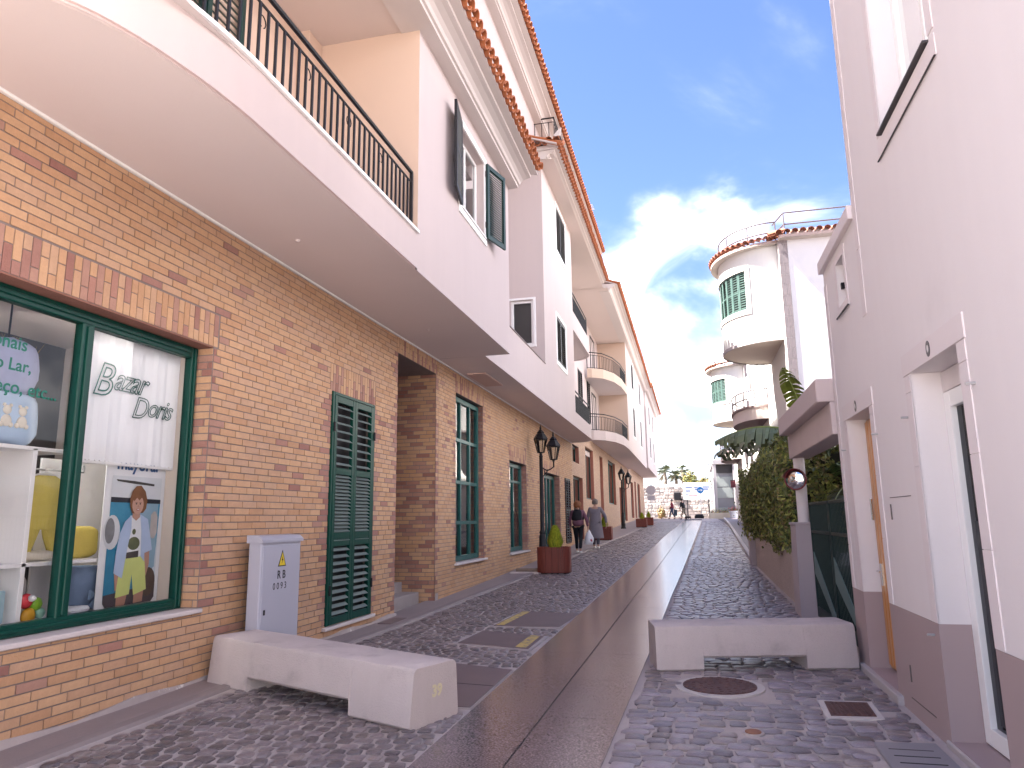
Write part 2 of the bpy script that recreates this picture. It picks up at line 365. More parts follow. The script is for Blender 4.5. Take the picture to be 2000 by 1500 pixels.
for q, lab, stripe in ((c1, 'larger brown slab cover with yellow stripe on its left edge', 0), (c2, 'smaller brown slab cover in pale cement with yellow stripe at its right', 1), (c3, 'brown concrete lid beside the end of the left barrier', None)):
    COV.append(inset(q, -.12))
    t = thing('slab_cover', lab, 'cover', (q[0][0], q[0][1], G(*q[0])))
    quadsheet(inset(q, -.07 if stripe != None else -.02), .008).build('cement_bed', BEDM, t)
    quadsheet(q, .016).build('lid', LIDS, t)
    if stripe is not None:
        a, b, c, d = inset(q, .05)
        f = lambda p, r, s: (p[0] + (r[0] - p[0]) * s, p[1] + (r[1] - p[1]) * s)
        qq = [a, f(a, b, .13), f(d, c, .13), d] if stripe == 0 else [f(b, a, .16), b, c, f(c, d, .16)]
        quadsheet(qq, .020, .003).build('painted_stripe', YELP, t)
    else:
        a, b, c, d = q
        quadsheet([(-2.45, 6.68), (-1.80, 6.60), (-1.80, 6.615), (-2.45, 6.695)], .0175, .001).build('seam', mat('joint_dark', (0, 0, 0)), t)
# round manhole
def disc(cx, cy, r, dz, n=40, th=.02, ry=None):
    m = MB(); ry = ry or r; v = [(cx + r * math.cos(2 * math.pi * i / n), cy + ry * math.sin(2 * math.pi * i / n)) for i in range(n)]
    z = G(cx, cy); sl = (G(cx, cy + .3) - G(cx, cy - .3)) / .6
    V = [(x, y, z + dz + sl * (y - cy)) for x, y in v]; m.add(V, [tuple(range(n))]); m.add(V + [(x, y, q - th) for x, y, q in V], [(i, n + i, n + (i + 1) % n, (i + 1) % n) for i in range(n)])
    return m, sl
t = thing('manhole_cover', 'round rusty manhole cover in a white cement ring behind the right barrier gap', 'manhole', (.16, 6.97, G(.16, 6.97)))
t['label'] = 'large round rusty manhole cover ringed in pale cement in front of the right barrier'
disc(.16, 6.97, .38, .010)[0].build('cement_ring', mat('pale_cement', (.52, .48, .46), .9, .1, 6, bump=.3), t)
m, sl = disc(.16, 6.97, .315, .018); m.build('lid', IRONR, t)
m = MB(); zc = G(.16, 6.97)
for r in (.09, .16, .23, .29):
    for i in range(int(r * 90)):
        a = 2 * math.pi * i / int(r * 90) + r * 7; x, y = .16 + r * math.cos(a), 6.97 + r * math.sin(a); z = zc + sl * (y - 6.97) + .018
        m.box(x - .016, x + .016, y - .016, y + .016, z, z + .004)
m.build('raised_studs', IRONR, t, kind='stuff')
COV.append([(-.24, 6.55), (.56, 6.55), (.56, 7.38), (-.24, 7.38)])
q = [(.93, 6.15), (1.25, 6.18), (1.27, 6.58), (.95, 6.56)]
t = thing('square_cover', 'small square rusty grid cover near the right hand wall', 'cover', (1.1, 6.36, G(1.1, 6.36)))
quadsheet(inset(q, -.07), .010).build('cement_ring', MATS['pale_cement'], t); quadsheet(q, .016).build('lid', IRONR, t)
m = MB()
for i in range(9):
    for j in range(10):
        x, y = .965 + i * .034, 6.195 + j * .038; z = G(x, y) + .016; m.box(x - .011, x + .011, y - .013, y + .013, z, z + .004)
m.build('raised_studs', IRONR, t, kind='stuff'); COV.append(inset(q, -.10))
t = thing('valve_cover', 'tiny round rusty valve cover among the cobbles', 'cover', (.335, 5.63, G(.335, 5.63)))
disc(.335, 5.63, .055, .016, 20)[0].build('lid', mat('orange_rust', (.26, .11, .06), .7, .2, 20), t); disc(.335, 5.63, .075, .009, 20)[0].build('collar', BEDM, t); COV.append([(.23, 5.55), (.44, 5.55), (.44, 5.71), (.23, 5.71)])
q = [(1.06, 4.2), (1.46, 4.2), (1.46, 5.56), (1.08, 5.52)]
t = thing('drain_slab', 'grey granite drain slab with thin slots at the foot of the right wall', 'drain', (1.26, 4.9, G(1.26, 4.9)))
quadsheet(q, .018).build('slab_top', mat('blue_grey_granite', (.24, .23, .25), .5, .08, 4, fine=.12, fscale=180), t)
m = MB()
for i in range(9): m.box(1.14, 1.40, 4.3 + i * .135, 4.312 + i * .135, G(1.2, 4.9) + .012, G(1.2, 4.9) + .0235)
m.build('slot', mat('joint_dark', (0, 0, 0)), t, kind='stuff'); COV.append(inset(q, -.06))
# ---- cobbles: geometry everywhere the stones can be told apart
def inpoly(x, y, q):
    s = None
    for (a, b), (c, d) in zip(q, q[1:] + q[:1]):
        v = (c - a) * (y - b) - (d - b) * (x - a)
        if s is None: s = v > 0
        elif (v > 0) != s: return False
    return True
def stone_prof(rad):
    c = rad
    return [(1, -1 + c), (1, 1 - c), (1 - c, 1), (-1 + c, 1), (-1, 1 - c), (-1, -1 + c), (-1 + c, -1), (1 - c, -1)]
rng = random.Random(3)
def stone(m, x, y, hx, hy, rot, dz, col, rad=.62, dome=.010, lowpoly=False):
    z = G(x, y); sy = (G(x, y + .2) - G(x, y - .2)) / .4; ca, sa = math.cos(rot), math.sin(rot); P = stone_prof(rad); V = []
    rings = ((1.0, -.03), (.95, dz * .55), (.72, dz + dome * .6)) if not lowpoly else ((1.0, -.02), (.86, dz))
    jit = [1 + rng.uniform(-.11, .09) for _ in P]
    for k, h in rings:
        for (px, py), j in zip(P, jit):
            u, v = px * hx * k * j, py * hy * k * j; X, Y = x + u * ca - v * sa, y + u * sa + v * ca
            V.append((X, Y, z + sy * (Y - y) + h))
    n = 8; F = [(r * n + i, r * n + (i + 1) % n, (r + 1) * n + (i + 1) % n, (r + 1) * n + i) for r in range(len(rings) - 1) for i in range(n)]
    if lowpoly: F.append(tuple(range((len(rings) - 1) * n, len(rings) * n)))
    else:
        V.append((x, y, z + dz + dome)); c = len(V) - 1; o = (len(rings) - 1) * n; F += [(o + i, o + (i + 1) % n, c) for i in range(n)]
    m.add(V, F, col)
stones = []
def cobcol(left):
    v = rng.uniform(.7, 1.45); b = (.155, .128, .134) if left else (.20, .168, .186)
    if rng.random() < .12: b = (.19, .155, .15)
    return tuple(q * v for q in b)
def field(side):
    """rows of setts across the street; rows follow y with jitter"""
    y = 1.6
    while y < 56:
        far = y > 22
        p = (.118 if side == 'L' else .14) if y < 14 else (.15 if not far else .23)
        row = p * (rng.uniform(.92, 1.08) if side == 'L' else rng.uniform(.82, 1.15))
        x0, x1 = (lerp(PE, y) + .14, lerp(SL, y) - .02) if side == 'L' else (lerp(SR, y) + .02, 1.50 if y < 11.6 else (1.5 if y < 22 else 2.0))
        x = x0 + rng.uniform(0, .05)
        while x < x1 - .04:
            w = p * (rng.uniform(.82, 1.22) if side == 'L' else rng.uniform(.9, 1.55)); w = min(w, x1 - x)
            cx = x + w / 2; skew = (.16 * (cx + 1.8) if side == 'L' else .05 * math.sin(cx * 3 + y) + .03 * math.sin(cx * 7.3)); cy = y + row / 2 + skew + (rng.uniform(-.012, .012) if side == 'L' else rng.uniform(-.02, .02))
            if w > .06 and not any(inpoly(cx, cy, q) for q in COV):
                stones.append((cx, cy, w / 2, row / 2, side, y, far))
            x += w
        y += row
field('L'); field('R')
ind = [s for s in stones if inview((s[0], s[1], G(s[0], s[1])), 20) and not (s[4] == 'L' and 5.2 < s[1] < 6.4 and -4.3 < s[0] < -2 and s[1] > 5.15 + (-1.97 - s[0]) * .45)]
ind.sort(key=lambda s: -s[2] * s[3] / (s[0] ** 2 + s[1] ** 2) ** 1.5)
pick = set(id(s) for s in ind[:300]); m = MB()
for s in stones:
    cx, cy, hx, hy, side, y0, far = s; L_ = side == 'L'
    gap = (.0105 if L_ else .0065) if cy < 10 else .009
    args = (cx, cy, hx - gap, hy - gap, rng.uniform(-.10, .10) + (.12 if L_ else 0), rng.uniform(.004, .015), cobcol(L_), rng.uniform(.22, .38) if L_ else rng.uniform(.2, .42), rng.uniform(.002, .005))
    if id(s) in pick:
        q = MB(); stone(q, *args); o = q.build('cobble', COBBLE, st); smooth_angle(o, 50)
    else: stone(m, *args, lowpoly=far)
o = m.build('cobbles_beyond', COBBLE, st, kind='stuff'); smooth_angle(o, 50)

# ================================================================ brickwork
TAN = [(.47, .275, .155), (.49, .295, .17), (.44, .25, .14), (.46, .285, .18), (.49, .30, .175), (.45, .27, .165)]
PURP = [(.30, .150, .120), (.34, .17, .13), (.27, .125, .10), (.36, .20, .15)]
brng = random.Random(11)
def brickwork(parent, faces, nind=300):
    """faces: dicts ax,pos,nrm,u0,u1,z0,z1,holes,soldiers. Full bricks that show largest become objects, the rest one mesh."""
    items = []
    for F in faces:
        holes = F.get('holes', []); sol = F.get('soldiers', []); L_, H_ = .25, .07
        blocks = list(holes) + list(sol)
        r0 = int(math.floor(F['z0'] / H_)); r1 = int(math.ceil(F['z1'] / H_))
        for r in range(r0, r1):
            za, zb = max(r * H_, F['z0']), min((r + 1) * H_, F['z1'])
            if zb - za < .015: continue
            zm = (za + zb) / 2; spans = [(F['u0'], F['u1'])]
            for b in blocks:
                if b[2] < zm < b[3]:
                    ns = []
                    for a, c in spans:
                        if b[1] <= a or b[0] >= c: ns.append((a, c)); continue
                        if b[0] > a: ns.append((a, b[0]))
                        if b[1] < c: ns.append((b[1], c))
                    spans = ns
            off = (0, .125, .0625, .1875)[r % 4] if F.get('bond', 1) else (r % 2) * .125
            for a, c in spans:
                k = math.floor((a - off) / L_)
                while True:
                    ua, ub = off + k * L_, off + (k + 1) * L_; k += 1
                    if ua >= c: break
                    ua, ub = max(ua, a), min(ub, c)
                    if ub - ua < .02: continue
                    edge = any(abs(ua - h[1]) < .02 or abs(ub - h[0]) < .02 for h in holes if h[2] < zm < h[3] and len(h) < 6)
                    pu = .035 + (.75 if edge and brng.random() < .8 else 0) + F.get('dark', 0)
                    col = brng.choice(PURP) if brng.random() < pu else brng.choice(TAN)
                    items.append((F, ua + .0055, ub - .0055, za + .0055, zb - .0055, col, brng.uniform(.005, .009)))
        for s in sol:
            ua = s[0]; i = 0
            while ua < s[1] - .02:
                ub = min(ua + .0735, s[1]); cut = s[3] - ((s[3] - s[2]) * (.36 if i % 2 else .68)); T = i % 2
                items.append((F, ua + .005, ub - .005, s[2] + .004, cut - .005, brng.choice(PURP) if brng.random() < .5 else brng.choice(TAN), .007))
                items.append((F, ua + .005, ub - .005, cut + .005, s[3] - .005, brng.choice(TAN if T or brng.random() < .5 else PURP), .007))
                ua = ub; i += 1
    def P(F, u, z, d): return (F['pos'] + F['nrm'] * d, u, z) if F['ax'] == 'x' else (u, F['pos'] + F['nrm'] * d, z)
    def full(it): return abs(it[2] - it[1] - .239) < .003 and abs(it[4] - it[3] - .059) < .003
    vis = [it for it in items if full(it) and it[0]['ax'] == 'x' and inview(P(it[0], it[1], it[3], 0), -5)]
    def area(it): a = project(P(it[0], it[1], it[3], 0)); b = project(P(it[0], it[2], it[4], 0)); return -abs((a[0] - b[0])) * (it[4] - it[3]) / a[2]
    vis.sort(key=area); pick = set(id(i) for i in vis[:nind]); cache = {}
    big = MB()
    def shape(m, F, ua, ub, za, zb, d, col, o=(0, 0)):
        v = [P(F, u - o[0], z - o[1], dd) for dd in (-.012, d) for u, z in ((ua, za), (ub, za), (ub, zb), (ua, zb))]
        if o != (0, 0): v = [(p[0] - F['pos'], p[1], p[2]) for p in v]
        fl = (F['ax'] == 'x') != (F['nrm'] > 0); fs = [(4, 5, 6, 7), (0, 1, 5, 4), (1, 2, 6, 5), (2, 3, 7, 6), (3, 0, 4, 7)]
        m.add(v, [q[::-1] if fl else q for q in fs], col)
    for it in items:
        F, ua, ub, za, zb, col, d = it
        if id(it) in pick:
            key = (col, F['pos'])
            if key not in cache:
                q = MB(); shape(q, F, ua, ub, za, zb, .007, col, (ua, za)); me = q.mesh('brick'); me.materials.append(BRICK); cache[key] = me
            put('brick', cache[key], parent, loc=(F['pos'] + d - .007, ua, za))
        else: shape(big, F, ua, ub, za, zb, d, col)
    big.build('bricks_beyond', BRICK, parent, kind='stuff')

# ================================================================ shared building pieces
def tilemesh(cover, L=.46, r0=.095, r1=.078, t=.014):
    m = MB(); n = 6; V = []
    for x, r in ((0, r0), (-L, r1)):
        for rr in (r, r - t):
            for i in range(n + 1):
                a = math.pi * i / n; s = math.sin(a) * (1 if cover else -1); V.append((x, math.cos(a) * rr, s * rr))
    k = n + 1; F = []
    for i in range(n):
        F += [(i, i + 1, 2 * k + i + 1, 2 * k + i), (k + i + 1, k + i, 3 * k + i, 3 * k + i + 1), (i, k + i, k + i + 1, i + 1), (2 * k + i + 1, 3 * k + i + 1, 3 * k + i, 2 * k + i)]
    F += [(0, 2 * k, 3 * k, k), (n, k + n, 3 * k + n, 2 * k + n)]
    if not cover: F = [f[::-1] for f in F]
    m.add(V, F); return m
def tile_pair(mt):
    a = tilemesh(True); b = tilemesh(False); out = []
    for q, n in ((a, 'cover_tile'), (b, 'channel_tile')):
        me = q.mesh(n); me.materials.append(mt); me.polygons.foreach_set('use_smooth', [True] * len(me.polygons)); me.set_sharp_from_angle(angle=R(50)); out.append(me)
    return out
TP = tile_pair(TILE); TPB = tile_pair(TILEB)
trng = random.Random(5)
def eave(parent, x, y0, y1, z, slope=18, pitch=.205, back=2.0, single=True, mortar=True, mt=None, tp=None):
    """tiled roof edge parallel to the street, the first course tile by tile, the courses above joined"""
    tp = tp or TP; s = R(slope); n = int((y1 - y0) / pitch); rest = MB(); mor = MB()
    cov, cha = tilemesh(True), tilemesh(False)
    rows = int(back / (.40 * math.cos(s)))
    for i in range(n):
        y = y0 + (i + .5) * pitch
        for kind, me, src in (('cov', tp[0], cov), ('cha', tp[1], cha)):
            yy = y if kind == 'cha' else y + pitch / 2; zz = z + (.055 if kind == 'cha' else .075); dx = trng.uniform(-.012, .012)
            if single: put('roof_tile', me, parent, loc=(x + dx, yy, zz), rot=(trng.uniform(-.03, .03), s, 0))
            r0 = 1 if single else 0
            for r in range(r0, rows):
                c, si = math.cos(s), math.sin(s); ox, oz = x - r * .40 * c + trng.uniform(-.006, .006), zz + r * .40 * si + .012
                rest.add([(ox + p[0] * c + p[2] * si, yy + p[1], oz - p[0] * si + p[2] * c) for p in src.v], src.f)
        if mortar: mor.bbox(x - .22, x - .05, y + .02, y + pitch - .02, z + .06, z + .125, .012)
    if rest.v: smooth_angle(rest.build('roof_tiles_beyond', mt or TILE, parent, kind='stuff'), 50)
    if mor.v: mor.build('eave_mortar', TRIM, parent, kind='stuff')
    MB().prism([(x - .1, z + .0), (x - .1, z + .03), (x - back, z + back * math.tan(s) + .03), (x - back, z + back * math.tan(s))], y0, y1).build('roof_deck', TRIM, parent)
def cornice(parent, xw, z, y0, y1, out=.55, end0=False):
    o = out; p = [(xw - .25, z), (xw + o * .34, z), (xw + o * .34, z + .05), (xw + o * .40, z + .055), (xw + o * .44, z + .10), (xw + o * .52, z + .14), (xw + o * .66, z + .17), (xw + o * .78, z + .18), (xw + o * .78, z + .235), (xw + o, z + .245), (xw + o, z + .30), (xw - .25, z + .34)]
    return MB().prism(p, y0, y1).build('cornice', TRIM, parent)
def railing(parent, pts, z0, h, gap=.115, m=None, mid=True, name='railing', bar=.010, scroll=()):
    """rails along a plan polyline with square bars as sub-parts"""
    m = m or BLACKM; q = MB(); P = [Vector((x, y, 0)) for x, y in pts]
    q.tube([(p.x, p.y, z0 + h) for p in P], .024, 8); q.tube([(p.x, p.y, z0 + .05) for p in P], .013, 6)
    if mid: q.tube([(p.x, p.y, z0 + h - .13) for p in P], .013, 6)
    for e in (P[0], P[-1]): q.box(e.x - .018, e.x + .018, e.y - .018, e.y + .018, z0, z0 + h)
    r = q.build(name, m, parent); top = z0 + h - (.13 if mid else 0); bm = MB(); bm.box(-bar, bar, -bar, bar, z0 + .05, top); me = bm.mesh('bar'); me.materials.append(m)
    L = sum((b - a).length for a, b in zip(P, P[1:])); n = int(L / gap); d = 0
    for i in range(1, n):
        t = i * L / n
        for a, b in zip(P, P[1:]):
            l = (b - a).length
            if t <= l: c = a + (b - a) * (t / l); break
            t -= l
        put('bar', me, r, loc=(c.x, c.y, 0))
    for y in scroll:
        x = P[0].x; s = MB(); s.tube([(x, y + .05 * math.cos(a), z0 + h - .075 + .055 * math.sin(a)) for a in [i * .5 for i in range(-2, 10)]], .006, 5); s.build('scroll', m, r)
    return r
def shutter(parent, ax, hinge, rot, w, z0, z1, m, rails=(.5,), th=.04, st_=.07, pitch=.05, label=None, mid=None, ang=38, nm='shutter', sm=None):
    """louvred leaf: stiles and rails as one frame with every slat its own piece. hinge (x,y) at ground plan; local +x runs along the leaf"""
    q = MB(); H = z1 - z0; q.bbox(0, st_, -th / 2, th / 2, 0, H, .004); q.bbox(w - st_, w, -th / 2, th / 2, 0, H, .004)
    cuts = [0] + [r * H for r in rails] + [H]; rh = st_ * 1.15
    for i, c in enumerate(cuts):
        a = 0 if i == 0 else (H - rh if i == len(cuts) - 1 else c - rh / 2); q.bbox(st_, w - st_, -th / 2 + .002, th / 2 - .002, a, a + rh, .004)
    o = q.build(nm, m, parent, local=False); o.location = (hinge[0], hinge[1], z0); o.rotation_euler = (0, 0, rot)
    if label: o['label'] = label
    s = MB(); t = R(ang); ww = (w - 2 * st_) / 2; d = .028
    pr = [(-d, -.004), (d, -.004), (d, .004), (-d, .004)]; pr = [(a * math.cos(t) - b * math.sin(t), a * math.sin(t) + b * math.cos(t)) for a, b in pr]
    s.prism(pr, -ww, ww, 'x'); me = s.mesh('slat'); me.materials.append(sm or m)
    for i in range(len(cuts) - 1):
        a = rh if i == 0 else cuts[i] + rh / 2; b = H - rh if i == len(cuts) - 2 else cuts[i + 1] - rh / 2; pp = pitch[i] if isinstance(pitch, (list, tuple)) else pitch
        n = max(1, int((b - a) / pp))
        for k in range(n): put('slat', me, o, local=True, loc=(w / 2, 0, a + (k + .5) * (b - a) / n))
    return o
def window(parent, ax, pos, nrm, u0, u1, z0, z1, fw=.05, m=None, gm=None, mull=(), trans=(), depth=.05, back=.25, bm=None, name='window'):
    """frame + bars in one mesh, each pane a sub-part, dark room behind"""
    m = m or WHITE; gm = gm or GLASS; q = MB()
    def B(ua, ub, za, zb, d0, d1, mb=None):
        a, b = sorted((pos - nrm * d0, pos - nrm * d1)); (mb or q).bbox(*((a, b, ua, ub) if ax == 'x' else (ua, ub, a, b)), za, zb, .004)
    B(u0, u0 + fw, z0, z1, 0, depth); B(u1 - fw, u1, z0, z1, 0, depth); B(u0 + fw, u1 - fw, z0, z0 + fw, 0, depth); B(u0 + fw, u1 - fw, z1 - fw, z1, 0, depth)
    us = [u0 + fw] + [x for x in mull] + [u1 - fw]; zs = [z0 + fw] + list(trans) + [z1 - fw]
    for x in mull: B(x - fw * .35, x + fw * .35, z0 + fw, z1 - fw, .006, depth - .006)
    for z in trans: B(u0 + fw, u1 - fw, z - fw * .35, z + fw * .35, .008, depth - .008)
    o = q.build(name, m, parent)
    for a, b in zip(us, us[1:]):
        for c, d in zip(zs, zs[1:]):
            p = MB(); dd = pos - nrm * depth * .55
            v = [(dd, a, c), (dd, b, c), (dd, b, d), (dd, a, d)] if ax == 'x' else [(a, dd, c), (b, dd, c), (b, dd, d), (a, dd, d)]
            p.quad(*v); p.build('pane', gm, o)
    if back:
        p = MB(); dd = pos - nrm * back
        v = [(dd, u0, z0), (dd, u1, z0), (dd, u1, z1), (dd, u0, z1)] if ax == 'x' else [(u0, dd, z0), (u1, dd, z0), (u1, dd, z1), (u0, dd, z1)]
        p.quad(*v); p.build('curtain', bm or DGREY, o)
    return o
# ================================================================ LEFT: corner building with the shop (A)
WX = -4.45
A = thing('apartment_building', 'pink apartment house over a brick ground floor with the corner shop window and long balcony', 'building', (WX, 4, .1))
A_h = [(1.0, 6.02, .83, 3.30), (8.45, 9.75, .33, 3.28), (10.64, 12.45, .10, 4.27)]
A_s = [(1.0, 6.09, 3.30, 3.63), (8.40, 9.80, 3.28, 3.64), (10.60, 12.52, 4.27, 4.54)]
m = MB(); wall(m, 'x', WX, 1, .5, 12.6, -.1, 4.56, [(1.0, 6.02, .83, 3.30, .24), (8.45, 9.75, .33, 3.28, .12), (10.64, 12.45, .10, 4.27, .02)])
wall(m, 'y', 12.45, -1, -6.2, WX, .1, 4.27); wall(m, 'y', 10.64, 1, -6.2, WX, .1, 4.27); m.quad((-6.2, 10.6, .1), (-6.2, 12.5, .1), (-6.2, 12.5, 4.3), (-6.2, 10.6, 4.3)); m.quad((-6.2, 10.6, 4.26), (-6.2, 12.5, 4.26), (WX, 12.5, 4.26), (WX, 10.6, 4.26))
bw = m.build('brick_wall', MORTAR, A)
brickwork(bw, [dict(ax='x', pos=WX, nrm=1, u0=.5, u1=12.6, z0=.0, z1=4.53, holes=A_h, soldiers=A_s),
               dict(ax='y', pos=12.45, nrm=-1, u0=-6.2, u1=WX - .0, z0=.1, z1=4.27, dark=.38), dict(ax='y', pos=6.02, nrm=-1, u0=WX - .24, u1=WX, z0=.83, z1=3.30, dark=.35), dict(ax='y', pos=10.64, nrm=1, u0=-6.2, u1=WX, z0=.1, z1=4.27)])  # extra dark bricks on the entrance's far wall paint in its recess shade
# dark red lintel underside over the shop window
MB().box(WX - .24, WX - .002, 1.0, 6.015, 3.289, 3.302).build('lintel', mat('lintel_brick', (.26, .115, .085), .8, .2, 12, bump=.3), A)
MB().bbox(WX - .02, WX + .035, .5, 12.6, 4.53, 4.575, .006).build('white_moulding', WHITE, A)
# weathered cement foot of the wall
m = MB(); ys = [.5 + .3 * i for i in range(41)]
for a, b in zip(ys, ys[1:]):
    if a > 10.45: continue
    za, zb = G(WX, a) + .05 + .02 * math.sin(a * 5), G(WX, b) + .05 + .02 * math.sin(b * 5)
    m.quad((WX + .014, a, za), (WX + .03, a, za - .06), (WX + .03, b, zb - .06), (WX + .014, b, zb)); m.quad((WX + .0, a, za + .002), (WX + .014, a, za), (WX + .014, b, zb), (WX + .0, b, zb + .002))
m.build('cement_foot', mat('cement_skirting', (.36, .31, .30), .9, .2, 5, bump=.5, bscale=50, dirt=(.62, .58, .56), dscale=4, dthr=(.58, .64)), A)
# small round fittings under the overhang
for x_, y_ in ((-3.9, 6.55), (-3.85, 10.4)): q = MB(); q.lathe([(0, 4.53), (.02, 4.532), (.03, 4.549)], x_, y_, 14); q.build('soffit_light', SOFFIT, A, smooth=True)
# entrance steps and lamp soffit
m = MB(); m.bbox(-5.4, WX - .28, 10.66, 12.43, .1, .37, .01); m.build('entrance_step', mat('grey_stone_step', (.33, .29, .285), .7, .1, 4), A); m = MB(); m.bbox(-6.2, -5.05, 10.66, 12.43, .1, .54, .01); m.build('entrance_step', MATS['grey_stone_step'], A)
m = MB(); m.bbox(-6.19, -6.12, 10.9, 12.2, .6, 3.0, .01); m.build('entrance_door', GREEND, A)
# shop window: green frame with a mullion, sill, panes
sw = MB(); fx0, fx1 = -4.70, -4.615
for (a, b, c, d) in ((5.93, 6.015, .84, 3.29), (4.62, 4.74, .92, 3.19), (1.0, 5.93, .84, .93), (1.0, 5.93, 3.18, 3.29), (2.9, 3.0, .92, 3.19)):
    sw.bbox(fx0, fx1, a, b, c, d, .008); 
    if b - a < 1: sw.bbox(fx1 - .004, fx1 + .018, a + (b - a) * .33, b - (b - a) * .33, c + .02, d - .02, .006)
    else: sw.bbox(fx1 - .004, fx1 + .016, a, b - .05, c + (d - c) * .33, d - (d - c) * .33, .006)
sw = sw.build('shop_window', GREEN, A)
for a, b in ((4.74, 5.93), (3.0, 4.62)): MB().quad((-4.665, a, .93), (-4.665, b, .93), (-4.665, b, 3.18), (-4.665, a, 3.18)).build('pane', SHOPGLASS, sw)
MB().bbox(-4.75, WX + .035, 1.0, 6.06, .795, .835, .008).build('window_sill', STONESILL, A)
# display room behind the glass
RM = mat('display_white', (.72, .69, .68), .8, .03, 2)
m = MB(); x0, x1, y0, y1, z0, z1 = -6.6, -4.72, 1.0, 6.02, .86, 3.4
m.quad((x0, y0, z0), (x1, y0, z0), (x1, y1, z0), (x0, y1, z0)); m.quad((x0, y0, z1), (x0, y1, z1), (x1, y1, z1), (x1, y0, z1)); m.quad((x0, y0, z0), (x0, y1, z0), (x0, y1, z1), (x0, y0, z1)); m.quad((x0, y1, z0), (x1, y1, z0), (x1, y1, z1), (x0, y1, z1)); m.quad((x0, y0, z0), (x0, y0, z1), (x1, y0, z1), (x1, y0, z0))
m.build('display_room', mat('shop_room_paint', (.50, .44, .42), .8, .06, 1), A)
# green shutters of the tall opening, with sill and dark gap behind
MB().bbox(WX - .1, WX + .06, 8.38, 9.84, .285, .328, .006).build('window_sill', STONESILL, A)
m = MB(); m.bbox(WX - .06, WX + .03, 8.45, 8.50, .335, 3.275, .004); m.bbox(WX - .06, WX + .03, 9.70, 9.75, .335, 3.275, .004); m.bbox(WX - .06, WX + .03, 8.50, 9.70, 3.235, 3.275, .004); m.build('shutter_frame', GREEN, A)
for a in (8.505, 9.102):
    shutter(A, 'x', (WX + .012, a), R(90), .594, .34, 3.23, GREEN, rails=(.345, .375, .66), pitch=(.085, .5, .045, .095), st_=.075, ang=36, th=.045, sm=mat('sky_sheen_slat_enamel', (.17, .21, .20), .35, .12, 4, spec=.5))  # slats coloured paler than the frame to paint in the sky's sheen
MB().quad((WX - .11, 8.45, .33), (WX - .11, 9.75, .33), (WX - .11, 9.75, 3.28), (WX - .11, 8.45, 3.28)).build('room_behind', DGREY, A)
m = MB()
for z in (.7, 2.75): 
    m.tube([(WX + .045, 8.49, z), (WX + .045, 8.49, z + .12)], .014, 6); m.tube([(WX + .045, 9.715, z), (WX + .045, 9.715, z + .12)], .014, 6)
m.build('hinge', BLACKM, A)
# upper storey: rounded balcony front, loggia, wall with window
XF = -3.03
CV = [(-4.45, 2.58), (-4.0, 2.60), (-3.68, 2.68), (-3.45, 2.83), (-3.30, 3.02), (-3.19, 3.28), (-3.11, 3.62), (-3.055, 4.0), (-3.03, 4.4)]
CV = [Vector((a, b, 0)) for a, b in CV]; CV = [CV[0] * 2 - CV[1]] + CV + [Vector((XF, 4.9, 0))]
curve = []
for i in range(1, len(CV) - 2):
    for k in range(4):
        t = k / 4; a, b, c, d = CV[i - 1:i + 3]; p = .5 * ((2 * b) + (c - a) * t + (2 * a - 5 * b + 4 * c - d) * t * t + (3 * b - a - 3 * c + d) * t ** 3); curve.append((p.x, p.y))
curve.append((XF, 4.4))
plan = curve + [(XF, 12.45)]
m = MB(); m.add([(x, y, 4.55) for x, y in plan] + [(-4.46, 12.45, 4.55)], [tuple(range(len(plan) + 1))]); m.build('soffit', SOFFIT, A)
m = MB(); m.add([(x, y, 4.551) for x, y in [(-4.6, 2.5), (-4.46, 2.5), (-4.46, 12.45), (-4.6, 12.45)]], [(0, 1, 2, 3)]); m.build('soffit_return', SOFFIT, A)
def ribbon(pts, z0, z1, off=0.):
    m = MB()
    for (a, b), (c, d) in zip(pts, pts[1:]): m.quad((a, b, z0), (c, d, z0), (c, d, z1), (a, b, z1))
    return m
def offs(pts, d):
    o = []
    for i, p in enumerate(pts):
        a, b = pts[max(0, i - 1)], pts[min(len(pts) - 1, i + 1)]; t = Vector((b[0] - a[0], b[1] - a[1])).normalized(); o.append((p[0] + t.y * d, p[1] - t.x * d))
    return o
par = curve + [(XF, 7.79)]
m = ribbon(par, 4.58, 5.02); inn = offs(par, -.16)
m.v += []; q = ribbon(inn[::-1], 4.58, 5.02); m.add(q.v, q.f)
smooth_angle(m.build('balcony_parapet', PINK, A), 40)
lip = offs(par, -.025); m = ribbon(lip, 4.548, 4.581)
for (a, b), (c, d), (e, f), (g_, h) in zip(par, par[1:], lip, lip[1:]): m.quad((e, f, 4.581), (g_, h, 4.581), (c, d, 4.580), (a, b, 4.580))
m.build('drip_edge', mat('drip_edge_paint', (.60, .49, .47), .85, .04, 2), A)
m = MB(); top = offs(par, .03); bot = offs(par, -.18)
for i in range(len(par) - 1):
    a, b, c, d = top[i], top[i + 1], bot[i + 1], bot[i]
    m.quad((*a, 5.055), (*b, 5.055), (*c, 5.055), (*d, 5.055)); m.quad((*d, 5.02), (*c, 5.02), (*b, 5.02), (*a, 5.02)); m.quad((*a, 5.02), (*b, 5.02), (*b, 5.055), (*a, 5.055))
m.build('parapet_coping', WHITE, A)
rl = offs(par, -.06); railing(A, rl[20:-1] + [(XF - .06, 7.72)], 5.05, .74, gap=.118, scroll=(4.75, 5.5, 6.35, 7.15))
m = MB(); wall(m, 'x', XF, 1, 7.79, 12.45, 4.551, 7.86, [(9.52, 10.75, 6.13, 7.42, .16)]); wall(m, 'y', 12.45, 1, -4.5, XF, 4.551, 7.86); m.build('upper_wall', PINK, A)
